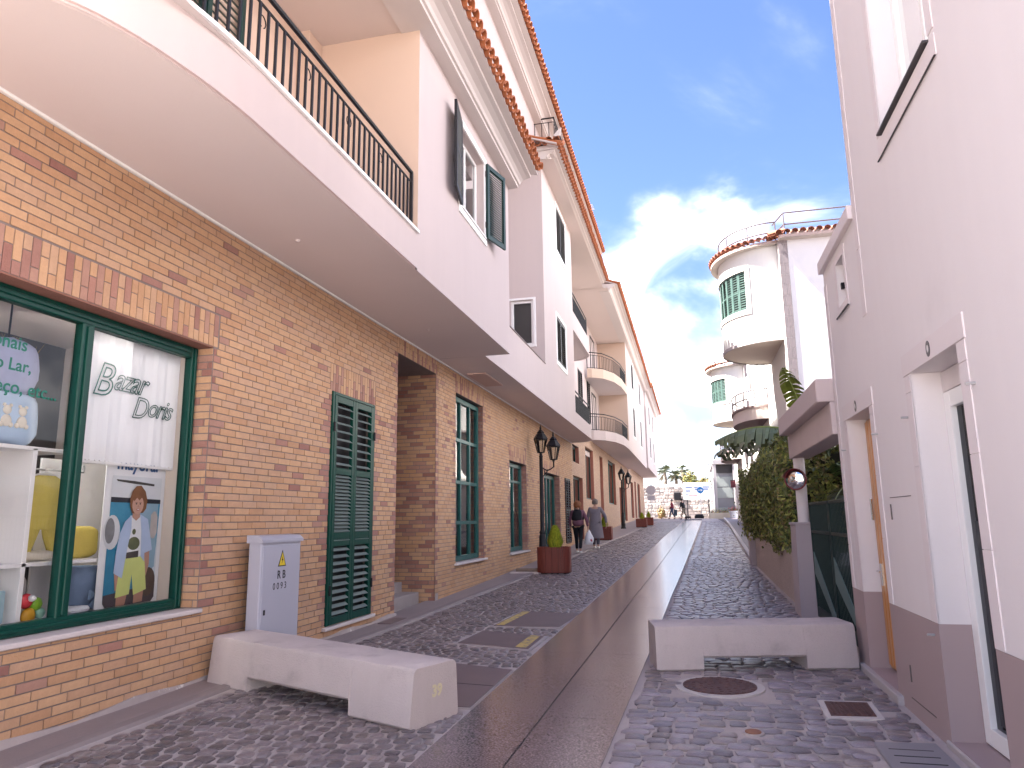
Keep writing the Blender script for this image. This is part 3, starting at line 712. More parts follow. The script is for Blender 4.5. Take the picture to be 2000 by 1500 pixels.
m = MB(); wall(m, 'y', 7.79, -1, -4.6, XF, 5.0, 7.80); wall(m, 'x', -4.56, 1, 2.4, 7.79, 4.9, 7.80); m.bbox(-4.56, -4.40, 7.45, 7.79, 5.0, 7.80, .005); m.build('loggia_wall', PEACH, A)
m = MB(); m.quad((-4.6, 1.4, 7.80), (-4.6, 7.8, 7.80), (XF + .1, 7.8, 7.80), (XF + .1, 1.4, 7.80)); m.build('loggia_ceiling', mat('ceiling_paint', (.60, .51, .47), .85, .02, 1), A); m = MB(); m.quad((-4.6, 2.3, 4.98), (XF, 2.3, 4.98), (XF, 7.8, 4.98), (-4.6, 7.8, 4.98)); m.build('loggia_floor', STONESILL, A)
for a in (4.98, 5.62): shutter(A, 'x', (-4.50, a), R(90), .62, 5.0, 7.35, GREEND, rails=(.5,), pitch=.085, th=.05)
m = MB()
for a, b, c, d in ((9.40, 10.87, 6.01, 6.12), (9.40, 10.87, 7.43, 7.53), (9.40, 9.515, 6.12, 7.43), (10.755, 10.87, 6.12, 7.43)): m.bbox(XF - .002, XF + .022, a, b, c, d, .004)
m.bbox(XF - .1, XF + .045, 9.50, 10.77, 6.10, 6.128, .004); m.build('window_surround', WHITE, A)
window(A, 'x', XF - .12, 1, 9.52, 10.75, 6.13, 7.42, .055, mull=(10.13,), back=.3)
shutter(A, 'x', (XF + .03, 9.46), R(-80), .62, 6.12, 7.44, BLACKM, rails=(.5,), pitch=.04, ang=58)
shutter(A, 'x', (XF + .045, 10.79), R(76), .62, 6.12, 7.44, GREEND, rails=(), pitch=.04, ang=58)
m = MB()
for z in (6.3, 7.2): m.tube([(XF + .04, 10.77, z), (XF + .04, 10.77, z + .1)], .013, 6); m.tube([(XF + .03, 9.48, z), (XF + .03, 9.48, z + .1)], .013, 6)
m.build('hinge', BLACKM, A)
cornice(A, XF, 7.78, 1.5, 12.50, .56)
eave(A, -2.38, 1.6, 12.62, 8.05, back=2.0)
# body behind the fronts (closes the building)
m = MB(); m.box(-12, -6.62, .5, 12.6, 0, 13.2); m.box(-6.62, -4.62, .5, 12.44, 4.6, 12.9); m.box(-4.62, -3.9, .5, 12.4, 8.7, 12.7); m.box(-6.3, -6.21, .5, 12.6, 0, 4.6); m.box(-6.6, -4.72, 6.05, 10.6, 0, 4.6); m.box(-6.6, -4.57, .5, 1.0, 0, 4.6); m.build('house_core', DGREY, A)
# set-back attic
m = MB(); wall(m, 'x', -3.72, 1, .5, 12.4, 8.0, 12.75, [(9.4, 10.6, 9.6, 11.2, .15)]); wall(m, 'x', -3.721, 1, 12.4, 30, 11.3, 12.75); wall(m, 'y', 12.4, 1, -4.7, -3.72, 8.0, 12.75); m.quad((-4.7, 12.4, 11.3), (-4.7, 18.3, 11.3), (-3.72, 18.3, 11.3), (-3.72, 12.4, 11.3)); wall(m, 'y', .5, -1, -9, -3.72, 8.0, 12.75); m.build('attic_wall', PINK, A)
window(A, 'x', -3.83, 1, 9.4, 10.6, 9.6, 11.2, .06, mull=(10.0,))
cornice(A, -3.72, 12.70, .4, 30.2, .60); eave(A, -3.02, .4, 30.2, 12.97, back=1.6, single=False)

# plants hanging on the balcony
PL = mat('dry_plant', (.16, .12, .07), .8, .3, 8)
def spray(name, label, base, n, ln, seed, m_, group=None, cat='plant', droop=.5, w=.012):
    r = random.Random(seed); q = MB()
    for i in range(n):
        a = r.uniform(0, 6.28); e = r.uniform(.5, 1.4); L = ln * r.uniform(.6, 1); P = []
        for t in (0, .25, .5, .75, 1): P.append((base[0] + math.cos(a) * math.cos(e) * L * t, base[1] + math.sin(a) * math.cos(e) * L * t, base[2] + math.sin(e) * L * t - droop * L * t * t))
        q.tube(P, [w, w * .9, w * .7, w * .45, w * .1], 4)
    return q.build(name, m_, None, label=label, cat=cat, group=group)
spray('potted_plant', 'thin dry spiky plant behind the near balcony railing', (-3.3, 6.55, 4.99), 14, .62, 2, PL)

# ================================================================ LEFT: middle building (B)
B = thing('apartment_building', 'pink middle apartment house with terrace corner and dark screened balconies above tall green windows', 'building', (WX, 18, .3))
B_h = [(13.63, 15.60, .78, 4.12), (18.05, 20.05, .76, 3.10), (22.6, 25.4, .45, 3.08), (26.5, 27.6, .72, 3.10)]
B_s = [(13.60, 15.66, 4.12, 4.50), (18.0, 20.1, 3.10, 3.50), (22.5, 25.5, 3.08, 3.45)]
m = MB(); wall(m, 'x', WX, 1, 12.6, 28.3, -.1, 4.56, [h + (.32,) for h in B_h]); bw = m.build('brick_wall', MORTAR, B)
fc = [dict(ax='x', pos=WX, nrm=1, u0=12.6, u1=28.3, z0=.1, z1=4.53, holes=B_h, soldiers=B_s)]
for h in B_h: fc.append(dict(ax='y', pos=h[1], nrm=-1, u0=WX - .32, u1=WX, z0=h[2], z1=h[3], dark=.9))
brickwork(bw, fc)
MB().bbox(WX - .02, WX + .035, 12.6, 28.3, 4.53, 4.575, .006).build('white_moulding', WHITE, B)
MB().bbox(WX - .0, WX + .018, 12.46, 12.60, .2, .34, .01).build('cement_foot', MATS['cement_skirting'], B)
TEAL = mat('teal_green_frame', (.007, .085, .08), .35, .1, 3, spec=.3)
window(B, 'x', WX - .10, 1, 13.65, 15.58, .80, 4.10, .10, TEAL, mull=(14.3, 14.95), trans=(1.55, 2.36, 3.22), depth=.08, back=.35, bm=CURTAIN)
window(B, 'x', WX - .14, 1, 18.07, 20.03, .78, 3.08, .10, TEAL, mull=(19.05,), trans=(2.6,), depth=.08, back=.35, bm=CURTAIN)
window(B, 'x', WX - .18, 1, 22.62, 25.38, .47, 3.06, .12, TEAL, mull=(23.9, 24.5), trans=(), depth=.08, back=.5, bm=CURTAIN)
for a, b, z in ((13.55, 15.72, .745), (17.95, 20.15, .725), (22.5, 25.5, .415)): MB().bbox(WX - .2, WX + .07, a, b, z, z + .04, .006).build('window_sill', STONESILL, B)
for a in (26.5, 27.05): shutter(B, 'x', (WX + .02, a), R(90), .55, .74, 3.08, BLACKM, rails=(.5,), pitch=.09)
X2 = -3.5
ell = [(X2, 12.46), (X2, 27.3), (-3.56, 27.75), (-3.72, 28.1), (-4.0, 28.33), (-4.46, 28.4)]
m = MB(); m.add([(x, y, 4.55) for x, y in ell] + [(-4.46, 12.46, 4.55)], [tuple(range(7))]); m.build('soffit', SOFFIT, B)
MB().bbox(-4.3, -3.9, 13.9, 15.3, 4.52, 4.549, .004).build('soffit_panel', mat('salmon_panel', (.60, .43, .38), .8, .05, 2), B)
m = MB(); wall(m, 'x', X2, 1, 12.46, 23.4, 4.552, 5.60); wall(m, 'x', X2, 1, 18.3, 23.4, 5.60, 11.25, [(20.15, 21.7, 6.1, 7.45, .1), (20.45, 22.1, 9.6, 11.0, .1)]); wall(m, 'y', 18.3, -1, -4.7, X2, 5.0, 11.25, [(-4.42, -3.80, 6.15, 7.40, .12)]); wall(m, 'y', 23.4, 1, -4.7, X2, 4.55, 11.25)
wall(m, 'x', X2 - .2, -1, 12.46, 18.3, 4.552, 5.60); wall(m, 'y', 12.46, -1, -4.5, X2, 4.552, 5.60); m.build('upper_wall', PINK, B)
MB().bbox(X2 - .23, X2 + .02, 12.46, 18.28, 5.60, 5.625, .005).build('parapet_coping', mat('brown_metal', (.16, .11, .10), .5, .1, 3), B)
m = MB(); m.quad((-4.7, 12.46, 5.0), (X2, 12.46, 5.0), (X2, 18.3, 5.0), (-4.7, 18.3, 5.0)); wall(m, 'x', -4.62, 1, 12.5, 18.3, 5.0, 11.3); m.build('terrace', PINK, B)
window(B, 'y', 18.36, -1, -4.42, -3.80, 6.15, 7.40, .07, mull=(), back=.15, bm=mat('brown_blind', (.26, .16, .13), .8, .1, 4, stretch=(1, 1, 22)))
m = MB(); m.bbox(-4.50, -3.72, 18.26, 18.30, 6.09, 6.148, .004); m.bbox(-3.80, -3.73, 18.275, 18.31, 6.15, 7.40, .004); m.bbox(-4.5, -3.73, 18.275, 18.31, 7.40, 7.46, .004); m.build('window_surround', WHITE, B)
def shut_pair(parent, xf, a, b, z0, z1, mt, sur=True, pitch=.06, trans=()):
    if sur:
        m = MB()
        for c in ((a - .12, b + .12, z0 - .13, z0 - .005), (a - .12, b + .12, z1 + .005, z1 + .11), (a - .12, a - .005, z0, z1), (b + .005, b + .12, z0, z1)): m.bbox(xf - .01, xf + .02, *c, .004)
        m.build('window_surround', WHITE, parent)
    h = (b - a) / 2
    for k in (0, 1): shutter(parent, 'x', (xf - .02, a + k * h + .005), R(90), h - .01, z0 + .01, z1 - .01, mt, rails=(), pitch=pitch, st_=.05)
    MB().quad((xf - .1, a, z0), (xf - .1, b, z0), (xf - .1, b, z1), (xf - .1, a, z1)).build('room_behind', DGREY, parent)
shut_pair(B, X2, 20.15, 21.7, 6.1, 7.45, BLACKM); shut_pair(B, X2, 20.45, 22.1, 9.6, 11.0, BLACKM)
# balconies with woven screens
SCREEN = mat('dark_woven_screen', (.07, .06, .07), .9, .5, 3, stretch=(8, 8, .5))
for z0, zt, hr in ((4.552, 5.05, .78), (7.85, 8.50, .78)):
    pl = [(X2, 23.4)] + ell[1:]
    m = ribbon(pl, z0, zt); q = ribbon(offs(pl, -.14)[::-1], z0, zt); m.add(q.v, q.f); ins = offs(pl, -.14)
    for i in range(len(pl) - 1): m.quad((*pl[i], zt), (*pl[i + 1], zt), (*ins[i + 1], zt), (*ins[i], zt))
    smooth_angle(m.build('balcony_parapet', PINK, B), 40)
    if z0 > 5: m = MB(); m.add([(x, y, z0 + .01) for x, y in pl] + [(-4.6, 28.4, z0 + .01), (-4.6, 23.4, z0 + .01)], [tuple(range(len(pl) + 2))]); m.build('balcony_soffit', SOFFIT, B)
    railing(B, offs(pl, -.07)[:2], zt, hr, gap=.14)
    MB().quad((X2 - .09, 23.5, zt + .06), (X2 - .09, 27.2, zt + .06), (X2 - .09, 27.2, zt + hr - .14), (X2 - .09, 23.5, zt + hr - .14)).build('balcony_screen', SCREEN, B)
m = MB(); wall(m, 'x', -4.6, 1, 23.4, 41, 4.5, 11.25, [(31.7, 33.2, 6.3, 8.3, .1), (34.6, 35.9, 6.2, 8.4, .1), (24.6, 26.2, 8.4, 10.8, .1)]); m.build('recessed_wall', PINK, B)
for a, b, c, d in ((31.7, 33.2, 6.3, 8.3), (34.6, 35.9, 6.2, 8.4), (24.6, 26.2, 8.4, 10.8)): shut_pair(B, -4.6, a, b, c, d, BLACKM, False, .09)
m = MB(); m.quad((-4.65, 18, 11.24), (-4.65, 29.8, 11.24), (-3.1, 29.8, 11.24), (-3.1, 18, 11.24)); m.build('loggia_ceiling', MATS['ceiling_paint'], B)
cornice(B, X2, 11.26, 18.0, 29.7, .56); eave(B, -2.85, 17.7, 29.7, 11.50, back=1.2)
# gable return of the cornice with tiles that face the camera
m = MB(); o_ = .4
for z, e in ((11.26, .14), (11.40, .26), (11.50, .36)): m.bbox(-4.4, X2 + e + .16, 18.3 - e, 18.28, z, z + .12, .012)
m.build('cornice', TRIM, B)
for i in range(6): put('roof_tile', TP[0], B, loc=(-4.0 + i * .205, 17.78, 11.68), rot=(0, R(16), R(-90))); put('roof_tile', TP[1], B, loc=(-3.9 + i * .205, 17.78, 11.66), rot=(0, R(16), R(-90)))
m = MB(); m.prism([(-3.05, 11.75), (-2.86, 11.75), (-2.82, 11.98), (-2.90, 11.92), (-2.98, 11.84)], 17.74, 17.79); m.build('roof_finial', TRIM, B)
railing(B, [(-4.1, 18.5), (-3.15, 18.5), (-3.15, 22)], 12.0, .75, gap=.2)
m = MB(); m.box(-12, -4.81, 12.6, 30, 0, 13.2); m.box(-4.80, -3.75, 18.5, 23.3, 4.6, 11.2); m.box(-4.84, -4.64, 12.6, 30, 4.6, 12.9); m.build('house_core', DGREY, B)
# roof aerial
m = MB(); m.tube([(-3.6, 29.0, 13.1), (-3.6, 29.0, 15.0)], .02, 6)
for i in range(6): m.tube([(-3.9 - .0, 28.6 + i * .15, 14.6 + i * .02), (-3.3, 28.6 + i * .15, 14.6 + i * .02)], .008, 4)
m.tube([(-3.6, 28.5, 14.6), (-3.6, 29.6, 14.72)], .01, 4); m.build('aerial', mat('pale_metal', (.5, .5, .5), .4, .1, 3, metal=.6), B)

# ================================================================ LEFT: far buildings (C, D)
def brickmat():
    m = bpy.data.materials.new('far_brick'); m.use_nodes = True; t = m.node_tree; b = t.nodes['Principled BSDF']; b.inputs['Roughness'].default_value = .8
    co = nd(t, 'ShaderNodeTexCoord'); mp_ = nd(t, 'ShaderNodeMapping'); mp_.inputs['Rotation'].default_value = (0, R(90), R(90)); sp = nd(t, 'ShaderNodeSeparateXYZ'); cb = nd(t, 'ShaderNodeCombineXYZ')
    t.links.new(co.outputs['Object'], sp.inputs[0]); t.links.new(sp.outputs[1], cb.inputs[0]); t.links.new(sp.outputs[2], cb.inputs[1])
    bt = nd(t, 'ShaderNodeTexBrick'); t.links.new(cb.outputs[0], bt.inputs[0]); bt.inputs['Color1'].default_value = (.47, .305, .20, 1); bt.inputs['Color2'].default_value = (.40, .245, .165, 1); bt.inputs['Mortar'].default_value = (.25, .20, .18, 1)
    bt.inputs['Scale'].default_value = 1; bt.inputs['Brick Width'].default_value = .25; bt.inputs['Row Height'].default_value = .07; bt.inputs['Mortar Size'].default_value = .005
    t.links.new(bt.outputs[0], b.inputs['Base Color']); return m
FBR = brickmat()
RED = mat('red_reveal', (.33, .12, .085), .75, .15, 5)
def far_house(name_label, yw, y0, y1, z0, ops, x=-3.05, ztop=11.2, bal=None, wins=(), eav=None):
    T = thing('apartment_building', name_label, 'building', (WX, yw, g(yw)))
    m = MB(); wall(m, 'x', WX, 1, yw, y1, .3, z0 + .01, [o + (.3,) for o in ops]); m.build('brick_wall', FBR, T)
    for a, b, c, d in ops:
        MB().quad((WX - .3, b - .002, c), (WX + .001, b - .002, c), (WX + .001, b - .002, d), (WX - .3, b - .002, d)).build('reveal', RED, T)
        window(T, 'x', WX - .15, 1, a, b, c, d, .09, GREEND if (a * 7) % 2 < 1 else TEAL, mull=((a + b) / 2,), depth=.06, back=.4, bm=CURTAIN)
    ya = bal if bal else y0
    if bal:
        pl = [(-4.46, y0 - 0), (-4.25, y0 + .05), (-3.75, y0 + .5), (-3.35, y0 + 1.6), (-3.12, y0 + 3.2), (x, bal)]
    else: pl = [(-4.46, y0), (x, y0)]
    full = pl + [(x, y1), (-4.46, y1)]
    m = MB(); m.add([(a, b, z0) for a, b in full], [tuple(range(len(full)))]); m.build('soffit', SOFFIT, T)
    m = MB(); wall(m, 'x', x, 1, ya, y1, z0 + .002, ztop, [w + (.12,) for w in wins]); wall(m, 'y', ya, -1, -4.6, x, z0, ztop); wall(m, 'y', y1, 1, -4.6, x, z0, ztop); m.build('upper_wall', PINK, T)
    for w in wins: shut_pair(T, x, *w, BLACKM, True, .1)
    if bal:
        MB().quad((-4.6, ya - .02, z0), (x, ya - .02, z0), (x, ya - .02, ztop), (-4.6, ya - .02, ztop)).build('loggia_wall', PEACH, T)
        for zz in (z0, z0 + 3.0):
            m = ribbon(pl, zz + .003, zz + .45); ins = offs(pl, -.13); q = ribbon(ins[::-1], zz + .003, zz + .45); m.add(q.v, q.f)
            for i in range(len(pl) - 1): m.quad((*pl[i], zz + .45), (*pl[i + 1], zz + .45), (*ins[i + 1], zz + .45), (*ins[i], zz + .45))
            smooth_angle(m.build('balcony_parapet', PEACH if zz > z0 + 1 else PINK, T), 40)
            if zz > z0: m = MB(); m.add([(a, b, zz + .01) for a, b in pl] + [(-4.6, bal, zz + .01), (-4.6, y0, zz + .01)], [tuple(range(len(pl) + 2))]); m.build('balcony_soffit', SOFFIT, T)
            railing(T, offs(pl, -.06), zz + .45, .80, gap=.17)
        for zz in (z0 + .5, z0 + 3.5): window(T, 'x', -4.57, 1, bal - 3.2, bal - 1.6, zz, zz + 2.2, .08, BLACKM, mull=(bal - 2.4,), depth=.06, back=.06)
        m = MB(); m.quad((-4.65, y0 - 4.4, ztop + .02), (-4.65, bal + .2, ztop + .02), (-2.9, bal + .2, ztop + .02), (-2.9, y0 - 4.4, ztop + .02)); m.build('loggia_ceiling', MATS['ceiling_paint'], T)
    e0, e1, ez = eav; cornice(T, x, ez - .26, e0, e1, .5); eave(T, x + .62, e0, e1, ez, back=1.5, single=False, pitch=.22)
    m = MB(); m.box(-12, WX - .42, yw, y1, 0, ztop + 1.2); m.box(WX - .43, x - .14, ya + .1, y1 - .1, z0 + .05, ztop); m.build('house_core', DGREY, T)
    return T
far_house('pink apartment house with rounded railed balconies past the screened balconies', 28.3, 34.0, 56, 5.25, [(28.6, 31.2, .75, 3.3), (28.6, 30.3, 3.85, 4.55), (32.3, 35.0, 2.45, 4.8), (37.6, 38.9, 1.0, 4.8), (41.6, 45.6, 2.4, 4.9), (48, 49.2, 1.3, 3.6), (50.2, 53.5, 1.4, 4.4)], bal=39.6, wins=[(43.5, 45.0, 6.4, 8.2), (43.2, 44.9, 9.3, 10.9), (50, 51.4, 6.4, 8.2), (50, 51.4, 9.3, 10.9)], eav=(30.0, 56.2, 11.46))
far_house('farthest pink apartment house of the row at the end of the street', 56.02, 58.0, 74, 5.5, [(57.5, 60, 1.6, 4.4), (61.5, 63, 1.6, 4.6), (65, 68, 1.6, 4.6)], wins=[(62, 63.6, 6.6, 8.4), (62, 63.6, 9.4, 11), (68, 69.6, 6.6, 8.4), (68, 69.6, 9.4, 11)], eav=(57.0, 75.0, 11.9), ztop=11.7)
# ================================================================ SHOP WINDOW CONTENTS (each thing stands or hangs in the display)
SHELFW = mat('white_melamine', (.84, .83, .83), .5, .02, 2)
t = thing('shelf_unit', 'white shelf unit with square compartments behind the shop glass', 'shelf', (-5.0, 4.2, .87))
m = MB()
for y in (3.05, 4.46): m.bbox(-5.25, -4.80, y, y + .04, .87, 2.18, .003)
m.build('upright', SHELFW, t)
for z, a, b in ((2.16, 3.0, 4.80), (1.30, 3.0, 5.20), (.875, 3.0, 5.6)): MB().bbox(-5.25, -4.80, a, b, z, z + .03, .003).build('shelf', SHELFW, t)
MB().bbox(-5.28, -5.26, 3.0, 4.44, .87, 2.16, .002).build('back_panel', SHELFW, t); MB().bbox(-5.28, -5.26, 4.98, 5.70, .87, 2.16, .002).build('back_panel', SHELFW, t)
m = MB(); m.tube([(-5.0, 4.5, 2.04), (-5.0, 5.15, 2.04)], .009, 6); m.tube([(-5.0, 5.15, 2.04), (-5.0, 5.15, 2.10)], .009, 6); m.build('hanging_rail', mat('chrome', (.6, .6, .6), .2, .05, 3, metal=1), t)
for z in (1.45, 1.6, 1.75, 1.9):
    MB().bbox(-5.6, -5.55, 4.52, 4.96, z, z + .09, .004).build('backdrop_slat', mat('dark_wood', (.06, .04, .03), .7, .3, 6), t)
# roller blind with the outlined name
BLIND = mat('white_blind_fabric', (.88, .88, .89), .85, .03, 2.2, bump=.25, bscale=4)
t = thing('roller_blind', 'white roller blind with outlined green script lettering behind the shop glass', 'blind', (-4.74, 5.3, 2.13))
m = MB(); n = 24
for i in range(n):
    f = lambda k: (-4.745 + .007 * math.sin(k * 1.1) + .004 * math.sin(k * 2.9), 4.74 + (5.92 - 4.74) * k / n)
    (a, b), (c, d) = f(i), f(i + 1); m.quad((a, b, 2.13), (c, d, 2.10), (c, d, 3.20), (a, b, 3.20))
smooth_angle(m.build('fabric', BLIND, t), 60); MB().bbox(-4.76, -4.735, 4.745, 5.915, 2.095, 2.12, .004).build('bottom_bar', WHITE, t)
GLET = mat('green_lettering', (.0, .13, .09), .5, .03, 5); GLET2 = mat('dark_green_lettering', (.02, .10, .08), .5, .03, 5)
text('lettering', 'B', GLET, t, (-4.728, 4.87, 2.67), FACEX, .40, shear=.35, outline=.0065, sx=.9); text('lettering', 'azar', GLET2, t, (-4.728, 5.10, 2.74), FACEX, .29, shear=.45, outline=.005, sx=.86, space=.9)
text('lettering', 'D', GLET2, t, (-4.728, 5.33, 2.53), FACEX, .27, shear=.35, outline=.0045, sx=.9); text('lettering', 'oris', GLET2, t, (-4.728, 5.51, 2.56), FACEX, .25, shear=.45, outline=.0045, sx=.9, space=.9)
# lettering on the pane
t = thing('window_lettering', 'solid green lettering stuck on the left shop pane', 'lettering', (-4.66, 4.0, 2.6))
for s, y, z, sz in (('regionais', 3.70, 2.855, .135), ('do Lar,', 3.88, 2.70, .125), ('multi-preço, etc...', 3.52, 2.535, .135)): text('words', s, GLET, t, (-4.6615, y, z), FACEX, sz, shear=.05, offset=.002, extrude=.0004)
# printed poster: flat layers, each a shape of the print
def flat(parent, name, poly, layer, m_, s=(5.02, 2.10, .79, 1.24), org=None):
    """poly in poster units (0..1, 0..1 from top left)"""
    x = -4.775 + layer * .0012; y0, zt, w, h = s
    q = MB(); q.add([(x, y0 + u * w, zt - v * h) for u, v in poly], [tuple(range(len(poly)))]); me = q.mesh(name); me.materials.append(m_); return put(name, me, parent)
def PM(n, c, v=.06, sc_=9): return mat('print_' + n, c, .45, v, sc_)
t = thing('shop_poster', 'printed poster of a child in pale blue shirt and lime shorts by a van', 'poster', (-4.78, 5.4, .86))
PS = (5.16, 2.13, .72, 1.26)
def fl(n, poly, l, c, v=.06): return flat(t, n, poly, l, PM(n, c, v), PS)
MB().bbox(-4.785, -4.776, 5.16, 5.88, .87, 2.13, .002).build('board', PM('white', (.78, .78, .79)), t)
rr = lambda u0, v0, u1, v1, r=.04: [(u0 + r, v0), (u1 - r, v0), (u1, v0 + r), (u1, v1 - r), (u1 - r, v1), (u0 + r, v1), (u0, v1 - r * .6), (u0, v0 + r * .6)]
ell_ = lambda cu, cv, ru, rv, n=18, a0=0, a1=6.2832: [(cu + ru * math.cos(a0 + (a1 - a0) * i / n), cv + rv * math.sin(a0 + (a1 - a0) * i / n)) for i in range(n)]
fl('picture', rr(.10, .09, .93, .96), 1, (.62, .66, .70)); fl('van_top', [(.10, .09), (.93, .09), (.93, .25), (.10, .24)], 2, (.66, .68, .70)); fl('van_stripe', [(.10, .235), (.93, .245), (.93, .275), (.10, .27)], 3, (.03, .03, .04))
fl('van_body', [(.10, .27), (.93, .275), (.90, .70), (.72, .9), (.10, .90)], 2, (.06, .26, .40), .2); fl('van_light_side', [(.58, .275), (.90, .275), (.90, .72), (.62, .80)], 3, (.26, .40, .50), .15)
fl('van_shadow', [(.10, .58), (.42, .58), (.36, .92), (.10, .92)], 3, (.03, .20, .34), .2); fl('ground_print', [(.10, .88), (.93, .84), (.93, .93), (.88, .96), (.14, .96), (.10, .93)], 4, (.07, .055, .06), .2)
fl('wiper', [(.16, .115), (.45, .12), (.80, .135), (.80, .15), (.45, .14), (.18, .128)], 3, (.06, .055, .05)); fl('lamp_ring', ell_(.15, .47, .13, .115), 4, (.62, .63, .65)); fl('lamp_glass', ell_(.12, .46, .075, .085), 5, (.20, .20, .21), .5)
fl('mirror', rr(.78, .33, .90, .52), 4, (.50, .45, .42), .3); fl('bag_print', ell_(.80, .82, .13, .10), 5, (.09, .06, .045), .4)
fl('leg', [(.30, .86), (.48, .86), (.44, .96), (.30, .96)], 6, (.42, .22, .16)); fl('leg', [(.58, .84), (.74, .84), (.73, .95), (.58, .955)], 6, (.46, .25, .18))
fl('shorts', [(.36, .62), (.70, .61), (.78, .87), (.57, .90), (.52, .76), (.50, .89), (.28, .905), (.31, .75)], 7, (.60, .66, .22), .08); fl('arm', [(.24, .62), (.32, .62), (.30, .76), (.33, .84), (.27, .86), (.24, .75)], 6, (.46, .26, .19)); fl('arm', [(.71, .58), (.79, .58), (.80, .70), (.76, .78), (.72, .73)], 6, (.46, .26, .19))
fl('tee', [(.42, .36), (.62, .36), (.66, .64), (.37, .65)], 8, (.76, .77, .78)); fl('belt', [(.40, .61), (.60, .60), (.60, .645), (.40, .65)], 9, (.07, .06, .055), .3)
fl('tee_print', ell_(.51, .55, .10, .045), 9, (.13, .14, .07), .6); fl('tee_print', ell_(.50, .47, .03, .02), 9, (.2, .22, .2), .5)
fl('shirt', [(.34, .40), (.44, .355), (.45, .45), (.40, .62), (.36, .78), (.22, .74), (.24, .60), (.22, .66), (.27, .48)], 10, (.44, .54, .72), .08); fl('shirt', [(.58, .35), (.72, .385), (.78, .50), (.83, .60), (.70, .62), (.71, .68), (.64, .64), (.62, .47)], 10, (.47, .56, .73), .08)
fl('neck', [(.46, .32), (.57, .32), (.58, .37), (.52, .395), (.45, .37)], 9, (.50, .29, .21)); fl('hair', [(.42, .19), (.48, .155), (.56, .15), (.64, .19), (.68, .25), (.67, .31), (.62, .34), (.44, .345), (.40, .30), (.39, .24)], 11, (.22, .095, .04), .35)
fl('face', ell_(.525, .285, .095, .065), 12, (.56, .33, .245), .04); fl('hair', [(.43, .25), (.44, .20), (.52, .175), (.61, .20), (.63, .26), (.58, .235), (.54, .255), (.50, .235), (.46, .26)], 13, (.25, .11, .05), .35)
for u in (.495, .56): fl('eye', ell_(u, .278, .014, .005, 10), 13, (.05, .035, .03)); fl('brow', [(u - .02, .268), (u + .02, .268), (u + .02, .271), (u - .02, .271)], 13, (.15, .07, .04))
fl('nose', [(.522, .285), (.535, .285), (.545, .302), (.515, .302)], 13, (.47, .25, .18)); fl('mouth', ell_(.53, .318, .03, .0075, 12), 13, (.45, .14, .12)); fl('teeth', ell_(.53, .317, .02, .0035, 10), 14, (.7, .66, .62))
text('brand_lettering', 'mayoral', PM('blue_letters', (.035, .10, .26)), t, (-4.772, 5.27, 2.075), FACEX, .155, offset=.004, extrude=.0004, sx=1.0)
# garments, cushions, toys
def blob(name, label, cat, c, r, m_, seed=0, amp=.06, nu=20, nv=12, pw=1.0, group=None, parent=None):
    """soft stuffed shape: superellipsoid with noise"""
    rr_ = random.Random(seed); ph = [rr_.uniform(0, 6.28) for _ in range(6)]; q = MB(); V = []; F = []
    def sp(v, p): return math.copysign(abs(v) ** p, v)
    for j in range(nv + 1):
        b = -math.pi / 2 + math.pi * j / nv
        for i in range(nu):
            a = 2 * math.pi * i / nu; x, y, z = sp(math.cos(b), pw) * sp(math.cos(a), pw), sp(math.cos(b), pw) * sp(math.sin(a), pw), sp(math.sin(b), pw)
            k = 1 + amp * (math.sin(4 * a + ph[0]) * math.cos(3 * b + ph[1]) + .6 * math.sin(7 * b + ph[2] + 2 * a))
            V.append((c[0] + r[0] * x * k, c[1] + r[1] * y * k, c[2] + r[2] * z * k))
    for j in range(nv):
        for i in range(nu): F.append((j * nu + i, j * nu + (i + 1) % nu, (j + 1) * nu + (i + 1) % nu, (j + 1) * nu + i))
    q.add(V, F); o = q.build(name, m_, parent, smooth=True)
    if label: o['label'] = label; o['category'] = cat
    if group: o['group'] = group
    return o
def garment(name, label, x, prof, m_, th=.03, cat='clothes', fold=.008):
    """cloth outline (y,z) given as left/right edges per height, puffed to real thickness"""
    q = MB(); V = []; F = []; n = 10
    for side in (1, -1):
        for (z, a, b) in prof:
            for i in range(n + 1):
                u = i / n; e = math.sqrt(max(0, 1 - (2 * u - 1) ** 2)); V.append((x + side * (th * e * .5 + fold * e * math.sin(u * 14 + z * 17)), a + (b - a) * u, z))
    R_ = len(prof); k = n + 1
    for s in (0, 1):
        for j in range(R_ - 1):
            for i in range(n):
                f = (s * R_ * k + j * k + i, s * R_ * k + j * k + i + 1, s * R_ * k + (j + 1) * k + i + 1, s * R_ * k + (j + 1) * k + i); F.append(f if s else f[::-1])
    q.add(V, F); o = q.build(name, m_, None, smooth=True, label=label, cat=cat)
    return o
YEL = mat('yellow_velour', (.62, .50, .12), .9, .1, 9, bump=.3, bscale=60)
t = thing('baby_romper', 'yellow baby romper on a white hanger in the shop window', 'romper', (-4.98, 4.72, 1.4))
def gpart(nm, prof, th=.06):
    o = garment(nm, None, -4.97, prof, YEL, th); del_ = [o.pop(k) for k in ('label', 'category') if k in o]; o.parent = t; o.matrix_parent_inverse = Matrix.Translation(-ORG[t.name]); return o
